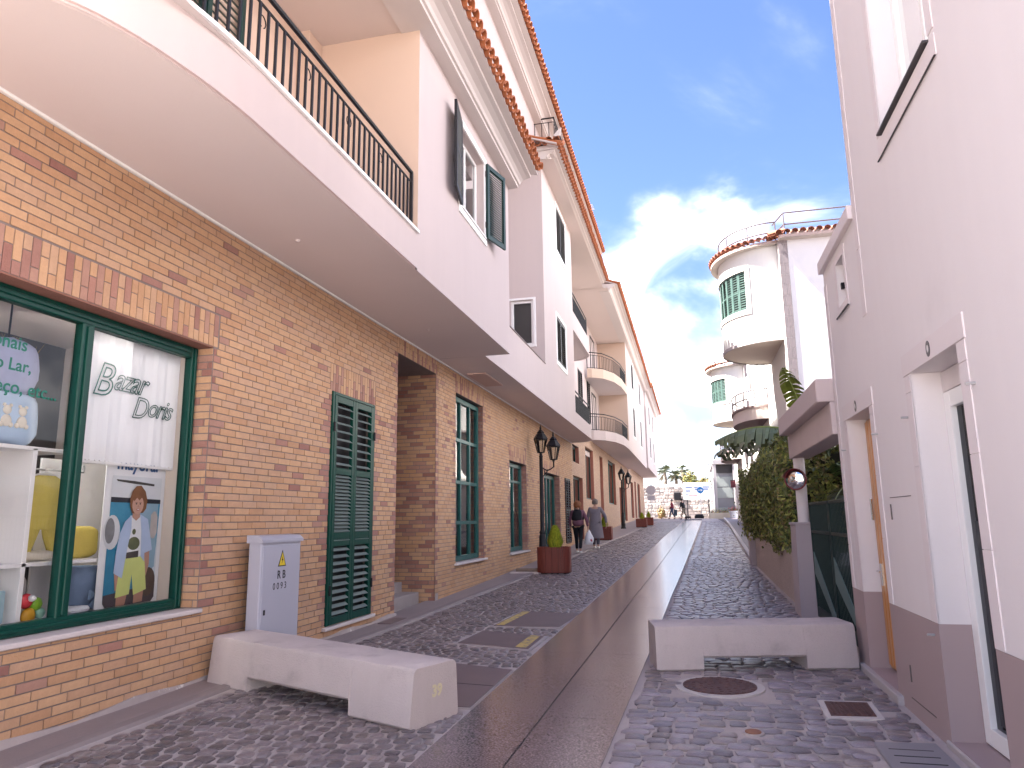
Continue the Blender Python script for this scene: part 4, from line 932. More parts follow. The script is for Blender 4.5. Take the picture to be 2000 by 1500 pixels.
gpart('body', [(1.99, 4.66, 4.84), (1.96, 4.58, 4.92), (1.90, 4.56, 4.93), (1.80, 4.60, 4.91), (1.65, 4.59, 4.92), (1.57, 4.585, 4.925)], .07); gpart('trouser_leg', [(1.58, 4.585, 4.75), (1.5, 4.58, 4.72), (1.42, 4.59, 4.69), (1.385, 4.60, 4.68)]); gpart('trouser_leg', [(1.58, 4.76, 4.925), (1.5, 4.79, 4.93), (1.42, 4.83, 4.93), (1.385, 4.84, 4.92)])
m = MB(); m.tube([(-4.97, 4.60, 1.975), (-4.97, 4.75, 2.01), (-4.97, 4.90, 1.975)], .012, 6); m.tube([(-4.97, 4.75, 2.01), (-4.97, 4.75, 2.06)], .004, 5); m.build('hanger', WHITE, t)
BEIGE = mat('beige_knit', (.50, .42, .39), .95, .15, 14, bump=.3)
garment('baby_outfit', 'beige patterned baby outfit hanging in the left compartment', -5.0, [(1.98, 3.86, 4.06), (1.92, 3.76, 4.16), (1.8, 3.74, 4.20), (1.68, 3.80, 4.16), (1.55, 3.86, 4.08), (1.40, 3.88, 4.04), (1.34, 3.90, 4.0)], BEIGE, .07)
garment('baby_jacket', 'small cream floral jacket sleeve beside the beige baby outfit', -4.9, [(1.92, 4.10, 4.24), (1.84, 4.12, 4.30), (1.74, 4.17, 4.31), (1.66, 4.2, 4.29)], mat('cream_floral', (.62, .53, .50), .9, .2, 30), .06)
blob('cushion', 'flat yellow cushion leaning on the middle shelf', 'cushion', (-5.02, 5.17, 1.46), (.05, .20, .13), YEL, 3, .03, pw=.45)
blob('folded_blanket', 'cream folded blanket under the yellow romper', 'blanket', (-5.0, 4.72, 1.37), (.10, .18, .04), mat('cream_fleece', (.66, .60, .50), .95, .1, 9), 5, .08, pw=.7)
BLUEB = mat('dusty_blue_fabric', (.16, .23, .36), .9, .1, 9, bump=.25)
t = thing('fabric_basket', 'dusty blue fabric basket with a bow on the lower shelf', 'basket', (-5.0, 5.2, .91)); q = MB(); q.lathe([(.0, .91), (.13, .91), (.16, 1.10), (.175, 1.26), (.165, 1.26), (.15, 1.1), (.1, .95)], -5.02, 5.22, 20); q.build('basket_body', BLUEB, t, smooth=True)
q = MB(); BX = -4.845
for s in (-1, 1): q.prism([(5.24, 1.03), (5.24 + s * .08, 1.075), (5.24 + s * .085, 1.0)][::s], BX, BX + .02, 'x'); q.prism([(5.24, 1.03), (5.24 + s * .03, .92), (5.24 + s * .075, .95)][::s], BX, BX + .015, 'x')
q.box(BX, BX + .03, 5.225, 5.255, 1.01, 1.05); q.build('bow', mat('blue_satin', (.22, .32, .48), .45, .08, 6), t)
blob('bedding_pack', 'pale blue baby bedding in a clear pack on the top shelf', 'bedding', (-5.0, 4.32, 2.40), (.12, .28, .20), mat('pale_blue_satin', (.40, .52, .68), .25, .08, 5, coat=.5), 8, .03, pw=.5)
for i, (yy) in enumerate((4.27, 4.40)):
    t = thing('bear_applique', ('left' if not i else 'right') + ' cream bear stitched on the pale blue bedding pack', 'bear', (-4.86, yy, 2.3))
    for nm, dy, dz, r in (('body', 0, -.03, .045), ('head', 0, .05, .035), ('ear', -.027, .085, .013), ('ear', .027, .085, .013), ('paw', -.04, -.06, .02), ('paw', .04, -.06, .02)): blob(nm, None, None, (-4.875, yy + dy, 2.40 + dz), (.012, r, r), mat('cream_fleece', (0, 0, 0)), 1, .02, 10, 6, parent=t)
blob('hooded_blanket', 'lavender padded baby nest standing above the bedding pack', 'baby nest', (-5.05, 4.40, 2.81), (.13, .22, .22), mat('lavender_fabric', (.34, .36, .52), .9, .1, 12, dirt=(.16, .16, .22), dscale=38, dthr=(.66, .7)), 9, .03, pw=.75)
blob('plush_toy', 'grey plush toy behind the bright rattle', 'toy', (-5.0, 4.62, 1.12), (.07, .07, .13), mat('grey_plush', (.42, .38, .37), .95, .1, 15, bump=.4), 4, .04)
t = thing('baby_rattle', 'bright red, green and yellow baby rattle low in the window', 'toy', (-4.84, 4.6, .93))
for nm, dy, dz, r, c in (('head', -.03, .14, .055, (.62, .05, .07)), ('ring', .06, .11, .05, (.25, .5, .04)), ('base', 0, .03, .06, (.62, .33, .03)), ('eye', -.02, .16, .025, (.8, .8, .8)), ('tail', .10, .04, .04, (.30, .55, .42))): blob(nm, None, None, (-4.84 + (.04 if nm == 'eye' else 0), 4.60 + dy, .91 + dz), (.035, r, r), mat('toy_' + nm, c, .4, .05, 5), 2, .03, 12, 8, parent=t)
for i, (yy, c, lab) in enumerate(((4.30, (.36, .52, .58), 'pale aqua gift box at the bottom left of the window'), (4.05, (.60, .44, .50), 'pale pink gift box on the left lower shelf'))):
    MB().bbox(-5.05, -4.85, yy - .10, yy + .11, .91, 1.14, .01).build('gift_box', mat('gift_' + str(i), c, .5, .2, 9), None, label=lab, cat='box')
MB().bbox(-5.0, -4.82, 4.98, 5.18, .91, .955, .02).build('folded_cloth', mat('white_cotton', (.7, .72, .76), .9, .05, 5), None, label='white folded cloth beside the blue basket', cat='cloth')
# dried ornamental branches behind the bedding
r_ = random.Random(9); q = MB()
for i in range(70):
    a, b = r_.uniform(4.35, 4.62), r_.uniform(2.2, 2.6); q.tube([(-5.3, a, b), (-5.25 + r_.uniform(-.1, .1), a + r_.uniform(-.12, .12), b + .35), (-5.2, a + r_.uniform(-.25, .25), min(3.1, b + .55 + r_.uniform(0, .2)))], [.006, .004, .001], 4)
q.build('dried_twigs', mat('golden_straw', (.30, .20, .07), .8, .3, 9), None, label='bundle of golden dried twigs behind the lavender baby nest', cat='twigs')

# lit pendant lamp in the shop (seen burning at the left edge of the window)
t = thing('pendant_lamp', 'lit white pendant lamp hanging inside the shop at the left', 'lamp', (-5.15, 4.45, 2.8)); q = MB(); q.lathe([(.02, 3.06), (.06, 3.04), (.17, 2.93), (.19, 2.88)], -5.15, 4.45, 20); q.build('lamp_shade', WHITE, t, smooth=True); q = MB(); q.tube([(-5.15, 4.45, 3.06), (-5.15, 4.45, 3.4)], .008, 6); q.build('cable', BLACKM, t)
em = bpy.data.materials.new('lamp_glow'); em.use_nodes = True; eb = em.node_tree.nodes['Principled BSDF']; eb.inputs['Emission Color'].default_value = (1, .95, .88, 1); eb.inputs['Emission Strength'].default_value = 6; q = MB(); q.lathe([(0, 2.885), (.17, 2.89)], -5.15, 4.45, 20); q.build('diffuser', em, t)
pl_ = bpy.data.lights.new('pendant_light', 'POINT'); pl_.energy = 48; pl_.color = (1, .94, .87); pl_.shadow_soft_size = .15; po = bpy.data.objects.new('pendant_light', pl_); COL.objects.link(po); po.location = (-5.12, 4.45, 2.80); po.parent = t; po.matrix_parent_inverse = Matrix.Translation(-ORG[t.name])
# ================================================================ STREET THINGS, LEFT
CAB = mat('grey_cabinet_paint', (.385, .385, .45), .45, .04, 1.5, dirt=(.33, .33, .385), dscale=2, dthr=(.6, .9))
t = thing('electric_cabinet', 'grey metal electricity cabinet against the brick wall behind the left barrier', 'cabinet', (-4.29, 6.95, .15))
MB().bbox(-4.31, -4.165, 6.57, 7.33, .12, 1.42, .012).build('body', CAB, t)
MB().prism([(-4.325, 1.40), (-4.145, 1.40), (-4.145, 1.43), (-4.19, 1.468), (-4.325, 1.478)], 6.555, 7.345).build('lid', CAB, t)
MB().bbox(-4.168, -4.158, 6.60, 7.30, .16, 1.37, .003).build('door', CAB, t)
m = MB(); m.bbox(-4.160, -4.150, 6.64, 6.665, .70, .75, .002); m.build('lock', BLACKM, t)
tri = lambda s, x: [(6.95 - s, 1.17), (6.95 + s, 1.17), (6.95, 1.17 + s * 2.1)]
MB().prism([(6.875, 1.155), (7.025, 1.155), (6.95, 1.32)], -4.158, -4.1555, 'x').build('warning_triangle', mat('sign_black', (.02, .02, .02), .5), t); MB().prism([(6.89, 1.164), (7.01, 1.164), (6.95, 1.298)], -4.1555, -4.1545, 'x').build('warning_triangle', mat('sign_yellow', (.65, .48, .02), .5, .05, 9), t)
MB().prism([(6.955, 1.27), (6.935, 1.215), (6.95, 1.215), (6.942, 1.18), (6.968, 1.228), (6.952, 1.228)], -4.1545, -4.154, 'x').build('bolt_symbol', MATS['sign_black'], t)
INK = mat('black_stencil', (.03, .03, .035), .7)
text('stencil', 'R B', INK, t, (-4.156, 6.865, 1.035), FACEX, .115, extrude=.0005, offset=.002, sx=.95); text('stencil', '0093', INK, t, (-4.156, 6.79, .93), FACEX, .095, extrude=.0005, space=1.5)
def barrier(label, a, ang, L, z0, tiltx, tilty, H=.42, D=.56, seed=1, marks=False):
    t = thing('concrete_barrier', label, 'barrier', (a[0], a[1], z0), rot=(tiltx, tilty, ang), group='concrete street barriers')
    r = random.Random(seed); q = MB(); b = .035
    def prof(x, zb):   # section across the barrier, slightly battered
        return [(x, .02, zb), (x, .0, zb + .02), (x, .035, H - b), (x, .035 + b * .35, H - b * .3), (x, .035 + b, H), (x, D - .035 - b, H), (x, D - .035 - b * .35, H - b * .3), (x, D - .035, H - b), (x, D, zb + .02), (x, D - .02, zb)]
    xs = [(0.0, 0, .985), (.012, 0, 1), (.09, 0, 1), (.25 * L * .45, 0, 1), (.235 * L, 0, 1), (.235 * L, .12, 1)] + [(.235 * L + (.745 - .235) * L * i / 12, .12, 1) for i in range(1, 12)] + [(.745 * L, .12, 1), (.745 * L, 0, 1), (.87 * L, 0, 1), (L - .012, 0, 1), (L, 0, .985)]
    V = []; n = 10
    for x, zb, k in xs:
        for p in prof(x, zb): V.append((p[0] + r.uniform(-.002, .002), D / 2 + (p[1] - D / 2) * k + r.uniform(-.0025, .0025), p[2] * (1 if k == 1 else .992) + r.uniform(-.002, .002)))
    F = [(i * n + j, i * n + (j + 1) % n, (i + 1) * n + (j + 1) % n, (i + 1) * n + j) for i in range(len(xs) - 1) for j in range(n)]
    F = [f[::-1] for f in F] + [tuple(range(n)), tuple(range(len(xs) * n - 1, (len(xs) - 1) * n - 1, -1))]
    q.add(V, F); o = q.build('body', CONC, t, local=True); smooth_angle(o, 32)
    return t
bL = barrier('long concrete barrier whose far end touches the brick shop wall', (-4.36, 6.10), math.atan2(5.18 - 6.10, -1.97 + 4.36), 2.48, .165, 0, .02)
bR = barrier('shorter concrete barrier across the cobbles by the right wall', (-.40, 7.50), math.atan2(.36, 1.86), 1.92, .135, 0, -.006, seed=4)
for s_ in ('39',):
    o = text('painted_number', s_, mat('yellowed_paint', (.62, .56, .36), .7, .15, 20), bL, (0, 0, 0), (0, 0, 0), .115, offset=.005); o.matrix_parent_inverse = Matrix.Identity(4); o.location = (2.4815, .24, .19); o.rotation_euler = FACEX
# lamp posts
def lantern(q_, gl, x, y, z, s=1.0):
    """hexagonal lantern hanging point at its foot (x,y,z)"""
    n = 6; ring = lambda r, h: [(x + r * s * math.cos(math.pi / 3 * i), y + r * s * math.sin(math.pi / 3 * i), z + h * s) for i in range(n)]
    lo, hi = ring(.10, .06), ring(.19, .44)
    for i in range(n): q_.tube([lo[i], hi[i]], .011 * s, 5); q_.tube([lo[i], lo[(i + 1) % n]], .012 * s, 5); q_.tube([hi[i], hi[(i + 1) % n]], .018 * s, 5); q_.tube([hi[i], (hi[i][0], hi[i][1], hi[i][2] + .05 * s)], [.014 * s, .004 * s], 5)
    q_.lathe([(0.0, z), (.05 * s, z + .01 * s), (.03 * s, z + .03 * s), (.10 * s, z + .06 * s)], x, y, 10); q_.lathe([(.21 * s, z + .44 * s), (.20 * s, z + .47 * s), (.13 * s, z + .58 * s), (.10 * s, z + .61 * s), (.11 * s, z + .63 * s), (.05 * s, z + .70 * s), (.025 * s, z + .72 * s), (.03 * s, z + .75 * s), (.006 * s, z + .86 * s), (0, z + .88 * s)], x, y, 6)
    for i in range(n): gl.quad(lo[i], lo[(i + 1) % n], hi[(i + 1) % n], hi[i])
def lamp_post(label, x, y, top, arm):
    z0 = G(x, y); t = thing('street_lamp', label, 'lamp', (x, y, z0), group='black iron street lamps')
    q = MB(); q.lathe([(0, z0), (.15, z0), (.15, z0 + .06), (.125, z0 + .10), (.12, z0 + .26), (.135, z0 + .28), (.11, z0 + .33), (.095, z0 + .75), (.075, z0 + .82), (.085, z0 + .84), (.085, z0 + .87), (.062, z0 + .92), (.05, top - .95), (.06, top - .93), (.045, top - .90), (.04, top - .86), (0, top - .86)], x, y, 14); smooth_angle(q.build('post', BLACKM, t), 40)
    q = MB(); gl = MB(); lantern(q, gl, x, y, top - .88); q.build('lantern', BLACKM, t); o = CH(t)[-1]; gl.build('lantern_glass', GLASS, o)
    q = MB(); gl = MB(); ax, ay = x + arm[0], y + arm[1]; lantern(q, gl, ax, ay, top - 1.08); q.build('lantern', BLACKM, t); o = [c for c in CH(t) if c.name.startswith('lantern')][-1]; gl.build('lantern_glass', GLASS, o)
    q = MB(); pts = [(x + arm[0] * k, y + arm[1] * k, top - 1.22 - .10 * math.sin(k * 3.14)) for k in (0, .2, .4, .6, .8, 1)]; q.tube(pts, .018, 6); q.tube([(ax, ay, top - 1.24), (ax, ay, top - 1.06)], .022, 6); q.tube([(x + arm[0] * .35 + .1 * math.cos(a) * arm[0], y + arm[1] * .35 + .1 * math.cos(a) * arm[1], top - 1.40 + .09 * math.sin(a)) for a in [i * .6 for i in range(11)]], .01, 5); q.tube([(x, y, top - 1.55), (x + arm[0] * .6, y + arm[1] * .6, top - 1.30)], .012, 5); q.build('bracket', BLACKM, t)
    return t
lamp_post('black iron street lamp with two lanterns beside the round planter', -4.05, 20.2, 4.28, (.34, .12))
lamp_post('farther black twin lantern street lamp past the second planter', -3.75, 42.0, 4.55, (.36, .2))
# planters with conifers
SLATW = mat('red_stained_wood', (.17, .038, .026), .55, .3, 6, stretch=(12, 12, .6), fine=.1, fscale=20)
CONF = mat('conifer_foliage', (1, 1, 1), .75, .1, 8, attr=True)
def conifer(label, x, y, z, h, r, n, seed):
    t = thing('conifer', label, 'shrub', (x, y, z), group='small conifers in planters'); rr_ = random.Random(seed)
    q = MB(); q.tube([(x, y, z - .05), (x, y, z + h * .8)], [.02, .006], 6); q.build('stem', mat('bark', (.10, .07, .05), .9, .2, 9), t); q = MB()
    for i in range(n):
        f = rr_.random() ** .8; a = rr_.uniform(0, 6.283); pr = (1 - f) ** .62 * min(1, .62 + f * 2.4); rad = r * pr * (1 if rr_.random() < .7 else rr_.uniform(.3, 1)); cx, cy, cz = x + rad * math.cos(a), y + rad * math.sin(a), z + .02 + h * f * .93
        L = r * rr_.uniform(.25, .5); w = L * .16; ux, uy = math.cos(a) * .45, math.sin(a) * .45; v = rr_.uniform(.6, 1.45); yel = rr_.random(); c = (.22 * v + .16 * yel * v, .30 * v + .08 * yel, .025 * v)
        tx, ty = -math.sin(a) * w, math.cos(a) * w; q.add([(cx - tx, cy - ty, cz), (cx + tx, cy + ty, cz), (cx + ux * L + tx * .3, cy + uy * L + ty * .3, cz + L), (cx + ux * L - tx * .3, cy + uy * L - ty * .3, cz + L)], [(0, 1, 2, 3)], c)
    q.build('crown', CONF, t); return t
def planter(label, clabel, cx, cy, w, d, h, seed, shape='D', ch=.42, n=34):
    z0 = G(cx, cy); t = thing('planter', label, 'planter', (cx, cy, z0), group='slatted wooden planters'); pts = []
    if shape == 'D':   # flat ends, bowed long sides
        for i in range(n): a = 2 * math.pi * i / n; ca, sa = math.cos(a), math.sin(a); pts.append((cx + w / 2 * math.copysign(abs(ca) ** .5, ca), cy + d / 2 * math.copysign(abs(sa) ** .62, sa)))
    else:
        k = n // 4
        for i in range(k): pts.append((cx - w / 2 + w * i / k, cy - d / 2))
        for i in range(k): pts.append((cx + w / 2, cy - d / 2 + d * i / k))
        for i in range(k): pts.append((cx + w / 2 - w * i / k, cy + d / 2))
        for i in range(k): pts.append((cx - w / 2, cy + d / 2 - d * i / k))
    N_ = len(pts); rr_ = random.Random(seed)
    for i in range(N_):
        a, b = Vector(pts[i]), Vector(pts[(i + 1) % N_]); u = (b - a); L = u.length
        if L < .012: continue
        u.normalize(); nrm = Vector((u.y, -u.x)); e = .004; o = rr_.uniform(0, .004); q = MB(); P = [a + u * e, b - u * e, b - u * e - nrm * .02, a + u * e - nrm * .02]; q.prism([(p.x + nrm.x * o, p.y + nrm.y * o) for p in P], z0 + .03, z0 + h + rr_.uniform(-.003, .003), 'z'); q.build('slat', SLATW, t)
    q = MB(); inn_ = [(cx + (x - cx) * .93, cy + (y - cy) * .93) for x, y in pts]; q.prism(inn_, z0, z0 + h - .06, 'z'); q.build('liner', BLACKM, t)
    q = MB(); q.add([(x, y, z0 + h - .05) for x, y in inn_], [tuple(range(len(inn_)))]); q.build('soil', mat('soil', (.05, .035, .03), .95, .3, 20, bump=.6), t)
    conifer(clabel, cx + .03, cy, z0 + h - .05, ch, w * .24, 3200 if cy < 25 else 1200, seed)
planter('large bowed slatted wooden planter beside the near street lamp', 'bright green conifer in the near bowed planter', -3.28, 17.75, .80, .62, .62, 1, 'D', .50, 44)
planter('square slatted wooden planter just past the two walking women', 'small conifer in the square planter past the women', -3.62, 31.2, .70, .62, .56, 2, 'S', .40, 32)
planter('front one of the two far wooden planters', 'conifer in the front far planter', -2.85, 43.9, .62, .6, .50, 3, 'S', .36, 28)
planter('rear one of the two far wooden planters half hidden', 'conifer in the rear far planter', -2.62, 46.8, .62, .6, .50, 4, 'S', .36, 28)
# broken low base on the pavement
t = thing('post_base', 'low broken concrete base with a wooden batten on the pavement by the planter', 'base', (-3.85, 17.6, G(-3.85, 17.6)))
MB().bbox(-4.35, -3.55, 17.5, 17.75, .30, .345, .015).build('concrete_foot', CONC, t); MB().bbox(-4.25, -3.7, 17.78, 17.88, .30, .42, .012).build('batten', mat('old_wood', (.22, .17, .14), .85, .2, 9), t)
MB().bbox(-4.36, -4.16, 9.85, 10.45, G(-4.2, 10.1) + .010, G(-4.2, 10.1) + .022, .003).build('inspection_cover', LIDS, None, label='small brown inspection cover in the pavement before the entrance', cat='cover')
# ================================================================ RIGHT: near house
HX = 1.55
H1 = thing('house', 'pale grey rendered house with taupe plinth and two deep doorways at the right', 'house', (HX, 5, .1))
hol = [(4.57, 5.51, .16, 2.57, .24), (6.74, 7.69, .20, 2.52, .20), (4.40, 5.54, 4.40, 6.6, .22)]
holS = [(7.16, 7.50, 3.62, 4.06, .20)]
PZ = .885
m = MB(); wall(m, 'x', HX, -1, -.5, 6.62, PZ, 8.6, [h for h in hol if h[0] < 6]); wall(m, 'x', HX, -1, 6.62, 8.16, PZ, 4.24, [hol[1]] + holS); wall(m, 'y', 6.62, 1, HX, 9, 4.2, 8.6); wall(m, 'y', 8.16, 1, HX, 9, -.1, 4.24); wall(m, 'y', -.5, -1, HX, 9, 0, 8.6)
m.build('wall', GREYWALL, H1)
m = MB(); wall(m, 'x', HX - .004, -1, -.5, 8.164, -.1, PZ, [(h[0], h[1], h[2], h[3], h[4] + .004) for h in hol[:2]]); wall(m, 'y', 8.164, 1, HX - .004, 4, -.1, PZ); m.build('plinth', TAUPE, H1)
def SB(*a): MB().bbox(*a).build('surround_stone', GREYTRIM, H1)
for (a, b, zt) in ((4.57, 5.51, 2.57), (6.74, 7.69, 2.52)):
    for u0, u1 in ((a - .13, a), (b, b + .13)):
        z = PZ + .002
        while z < zt:
            z2 = min(z + .52, zt); SB(HX - .007, HX + .004, u0, u1, z, z2 - .004, .001); z = z2
    SB(HX - .010, HX + .004, a - .145, b + .145, zt + .001, zt + .15, .001)
for u0, u1 in ((4.30, 4.40), (5.54, 5.64)):
    SB(HX - .006, HX + .004, u0, u1, 4.43, 5.2, .001); SB(HX - .006, HX + .004, u0, u1, 5.205, 6.7, .001)
SB(HX - .006, HX + .004, 4.30, 5.64, 4.25, 4.39, .001)
for u0, u1, c, d in ((7.08, 7.16, 3.54, 4.14), (7.50, 7.58, 3.54, 4.14), (7.16, 7.50, 3.54, 3.62), (7.16, 7.50, 4.06, 4.14)): SB(HX - .006, HX + .004, u0, u1, c, d, .001)
z = PZ
while z < 8.6:
    if not (z < 2.7): SB(HX - .006, HX + .004, 6.49, 6.62, z, min(z + .60, 8.6) - .006, .001)
    z += .60
z = PZ + .002
while z < 4.0: SB(HX - .006, HX + .004, 8.04, 8.165, z, min(z + .42, 4.05) - .006, .001); z += .42

for q_ in ((6.625, 8.20, 4.20, 4.33), (-.5, 6.66, 8.5, 8.7)): MB().bbox(HX - .045, HX + .2, *q_, .006).build('coping', GREYTRIM, H1)
for q_ in ((HX - .035, HX + .18, 4.405, 5.535, 4.402, 4.418), (HX - .018, HX - .006, 4.30, 5.64, 4.241, 4.249), (HX - .025, HX - .01, 7.06, 7.60, 3.526, 3.539)): MB().bbox(*q_, .002).build('window_sill', mat('dark_grey_metal', (.06, .055, .06), .5, .1, 5, metal=.3), H1)  # middle strip is no sill: a painted shadow line under the upper window trim
window(H1, 'x', HX + .17, -1, 4.40, 5.54, 4.43, 6.6, .07, WHITE, mull=(4.97,), depth=.06, back=.25, bm=CURTAIN)
window(H1, 'x', HX + .17, -1, 7.16, 7.50, 3.62, 4.06, .04, WHITE, depth=.04, back=.2)
m = MB(); m.box(HX + .02, HX + .05, 7.43, 7.47, 3.80, 3.86); m.build('window_latch', BLACKM, H1)
# white glazed door and its glass
window(H1, 'x', HX + .19, -1, 4.575, 5.505, .17, 2.42, .11, mat('white_pvc', (.8, .8, .81), .3, .02, 2, spec=.6), depth=.07, back=.30, gm=glass('dark_door_glass', (.25, .25, .27), .07), bm=DGREY, name='glazed_door')
m = MB(); m.bbox(HX + .19, HX + .26, 4.575, 5.505, 2.425, 2.565, .004); m.build('shutter_box', GREYTRIM, H1)
MB().quad((HX + .25, 4.7, .3), (HX + .25, 5.4, .3), (HX + .25, 5.4, 1.55), (HX + .25, 4.7, 1.55)).build('curtain', mat('grey_film', (.36, .35, .37), .7, .05, 2), H1)
# orange timber door
OR = mat('orange_varnished_pine', (.50, .205, .035), .32, .18, 3, stretch=(18, 18, .7), coat=.4)
m = MB(); m.bbox(HX + .17, HX + .22, 6.745, 7.685, .21, 2.51, .004); o = m.build('timber_door', OR, H1)
for i in range(9): MB().bbox(HX + .153, HX + .171, 6.765 + i * .102, 6.765 + i * .102 + .092, .24, 2.49, .006).build('plank', OR, o)
m = MB(); m.tube([(HX + .12, 7.58, 1.55), (HX + .12, 7.58, 1.75)], .012, 6); m.bbox(HX + .142, HX + .154, 7.55, 7.61, .95, 1.15, .003); m.tube([(HX + .115, 7.50, 1.08), (HX + .115, 7.60, 1.08)], .009, 6); m.build('door_handle', MATS['chrome'], o)
# steps
STEP = mat('grey_step_stone', (.40, .36, .365), .6, .06, 4, fine=.06)
m = MB(); m.bbox(HX - .05, HX + .42, 6.60, 7.98, .10, .195, .008); m.build('door_step', STEP, H1); m = MB(); m.bbox(HX - .02, HX + .42, 4.50, 5.58, .06, .155, .008); m.build('door_step', STEP, H1)
# thin meter door joint and small vents
m = MB(); m.box(HX - .0045, HX - .0035, 5.80, 6.38, 1.728, 1.734); m.box(HX - .0065, HX - .0055, 5.78, 6.36, .235, .243); m.box(HX - .012, HX - .003, 6.30, 6.31, .36, .48); m.box(HX - .012, HX - .004, 6.36, 6.37, 1.56, 1.68); m.build('meter_hatch', mat('shadow_gap', (.12, .10, .10), .8), H1)
m = MB()
for y_, z_ in ((5.66, 2.28), (4.38, 2.30), (6.56, 2.26), (7.86, 2.24), (5.62, .80)): m.tube([(HX - .05, y_, z_), (HX + .01, y_, z_)], .009, 6)
m.build('wall_bolt', MATS['pale_metal'], H1)
for y_, z_, a in ((5.04, 2.645, 'N'), (7.22, 2.595, 'N')):
    q = MB(); V = []; n = 24
    for r0 in (.036, .017): V += [(HX - .014, y_ + r0 * math.cos(2 * math.pi * i / n), z_ + r0 * 1.45 * math.sin(2 * math.pi * i / n)) for i in range(n)]
    q.add(V, [(i, n + i, n + (i + 1) % n, (i + 1) % n) for i in range(n)]); q.add([(v[0] + .004, v[1], v[2]) for v in V[:n]] + V[:n], [(i, (i + 1) % n, n + (i + 1) % n, n + i) for i in range(n)]); q.build('number_plate', mat('black_enamel', (.03, .025, .03), .3), H1)
    q = MB(); q.add([(HX - .0135, y_ + .018 * math.cos(2 * math.pi * i / n), z_ + .026 * math.sin(2 * math.pi * i / n)) for i in range(n)], [tuple(range(n))]); q.build('number_field', WHITE, H1)
m = MB(); m.box(HX + .45, 9, -.45, 6.6, 0, 8.5); m.box(HX + .45, 9, 6.6, 8.1, 0, 4.2); m.build('house_core', DGREY, H1)
# small grey junction box trail on the wall edge
# ================================================================ RIGHT: canopy, pillar, gate, mirror
CANM = mat('pinkish_canopy_paint', (.55, .46, .455), .85, .05, 1.2, bump=.1, bscale=120, dirt=(.44, .37, .37), dscale=1.5, dthr=(.55, .9))
t = thing('entrance_canopy', 'flat concrete canopy with beam and round column over the green gate', 'canopy', (1.6, 10, .2))
MB().bbox(1.37, 4.2, 8.19, 11.62, 2.79, 3.04, .01).build('roof_slab', CANM, t); MB().bbox(1.50, 1.78, 8.19, 11.72, 2.44, 2.788, .008).build('beam', CANM, t)
q = MB(); q.lathe([(.08, 1.5), (.08, 2.445)], 1.60, 11.50, 20); q.build('column', mat('white_column_paint', (.68, .63, .64), .7, .04, 2), t, smooth=True)
t = thing('gate_pillar', 'grey rendered gate pillar under the canopy column', 'pillar', (1.62, 11.5, .2))
q = MB(); q.add([(1.42, 11.22, .12), (1.80, 11.22, .12), (1.80, 11.85, .12), (1.42, 11.85, .12), (1.45, 11.26, 1.48), (1.77, 11.26, 1.48), (1.77, 11.82, 1.48), (1.45, 11.82, 1.48)], [(0, 3, 2, 1), (4, 5, 6, 7), (0, 1, 5, 4), (1, 2, 6, 5), (2, 3, 7, 6), (3, 0, 4, 7)]); q.build('body', mat('grey_mauve_render', (.42, .36, .38), .85, .04, 1.5, bump=.1), t)
MB().bbox(1.43, 1.79, 11.24, 11.84, 1.47, 1.505, .006).build('cap', MATS['grey_mauve_render'], t); MB().bbox(1.69, 1.72, 11.225, 11.25, .58, .66, .004).build('lock', BLACKM, t)
t = thing('gate', 'dark green metal double gate with pale diagonal panels beside the pillar', 'gate', (1.66, 9.7, .2))
for a, b in ((8.22, 9.70), (9.74, 11.20)):
    q = MB(); z0 = .22; q.bbox(1.64, 1.68, a, a + .04, z0, 1.78, .004); q.bbox(1.64, 1.68, b - .04, b, z0, 1.78, .004)
    for z in (z0, 1.36, 1.74): q.bbox(1.642, 1.678, a + .04, b - .04, z, z + (.14 if z == z0 else .04), .004)
    o = q.build('gate_leaf', mat('gate_green', (.004, .021, .019), .5, .1, 4), t); bm = MB(); bm.box(-.006, .006, -.006, .006, .36, 1.74); me = bm.mesh('bar'); me.materials.append(MATS['gate_green'])
    for i in range(1, 17): put('bar', me, o, loc=(1.66, a + .04 + (b - a - .08) * i / 17, 0))
    q = MB(); q.prism([(a + .04, .36), (a + .35, .36), (b - .04, .80), (b - .04, 1.1)], 1.645, 1.655, 'x'); q.build('diagonal_panel', mat('grey_green_panel', (.10, .17, .17), .5, .1, 4), o)
t = thing('traffic_mirror', 'round convex traffic mirror with red hood on the white column', 'mirror', (1.52, 11.25, 2.1)); c = Vector((1.50, 11.25, 2.12)); nrm = Vector((-.35, -.93, -.05)).normalized(); qt = nrm.to_track_quat('Z', 'Y').to_matrix()
def disc3(prof, n=28): 
    q = MB(); q.lathe(prof, 0, 0, n); q.v = [tuple(c + qt @ Vector(p)) for p in q.v]; return q
disc3([(0, .03), (.06, .027), (.10, .02), (.135, .008)]).build('mirror_glass', mat('mirror', (.75, .73, .73), .06, .03, 3, metal=1), t, smooth=True)
disc3([(.135, .0), (.150, .02), (.158, .0), (.15, -.03), (0, -.03)]).build('rim', mat('red_plastic', (.20, .022, .03), .4, .1, 5), t, smooth=True)
q = MB(); n = 16; V = []
for d_ in (.0, .11):
    for i in range(n + 1): a = R(10) + R(160) * i / n; V.append((.157 * math.cos(a), .157 * math.sin(a), d_))
q.add(V, [(i, i + 1, n + 2 + i, n + 1 + i) for i in range(n)]); q.v = [tuple(c + qt @ Vector(p)) for p in q.v]; q.build('hood', MATS['red_plastic'], t); MB().tube([tuple(c - nrm * .03), (1.56, 11.44, 2.12)], .015, 6).build('arm', BLACKM, t)
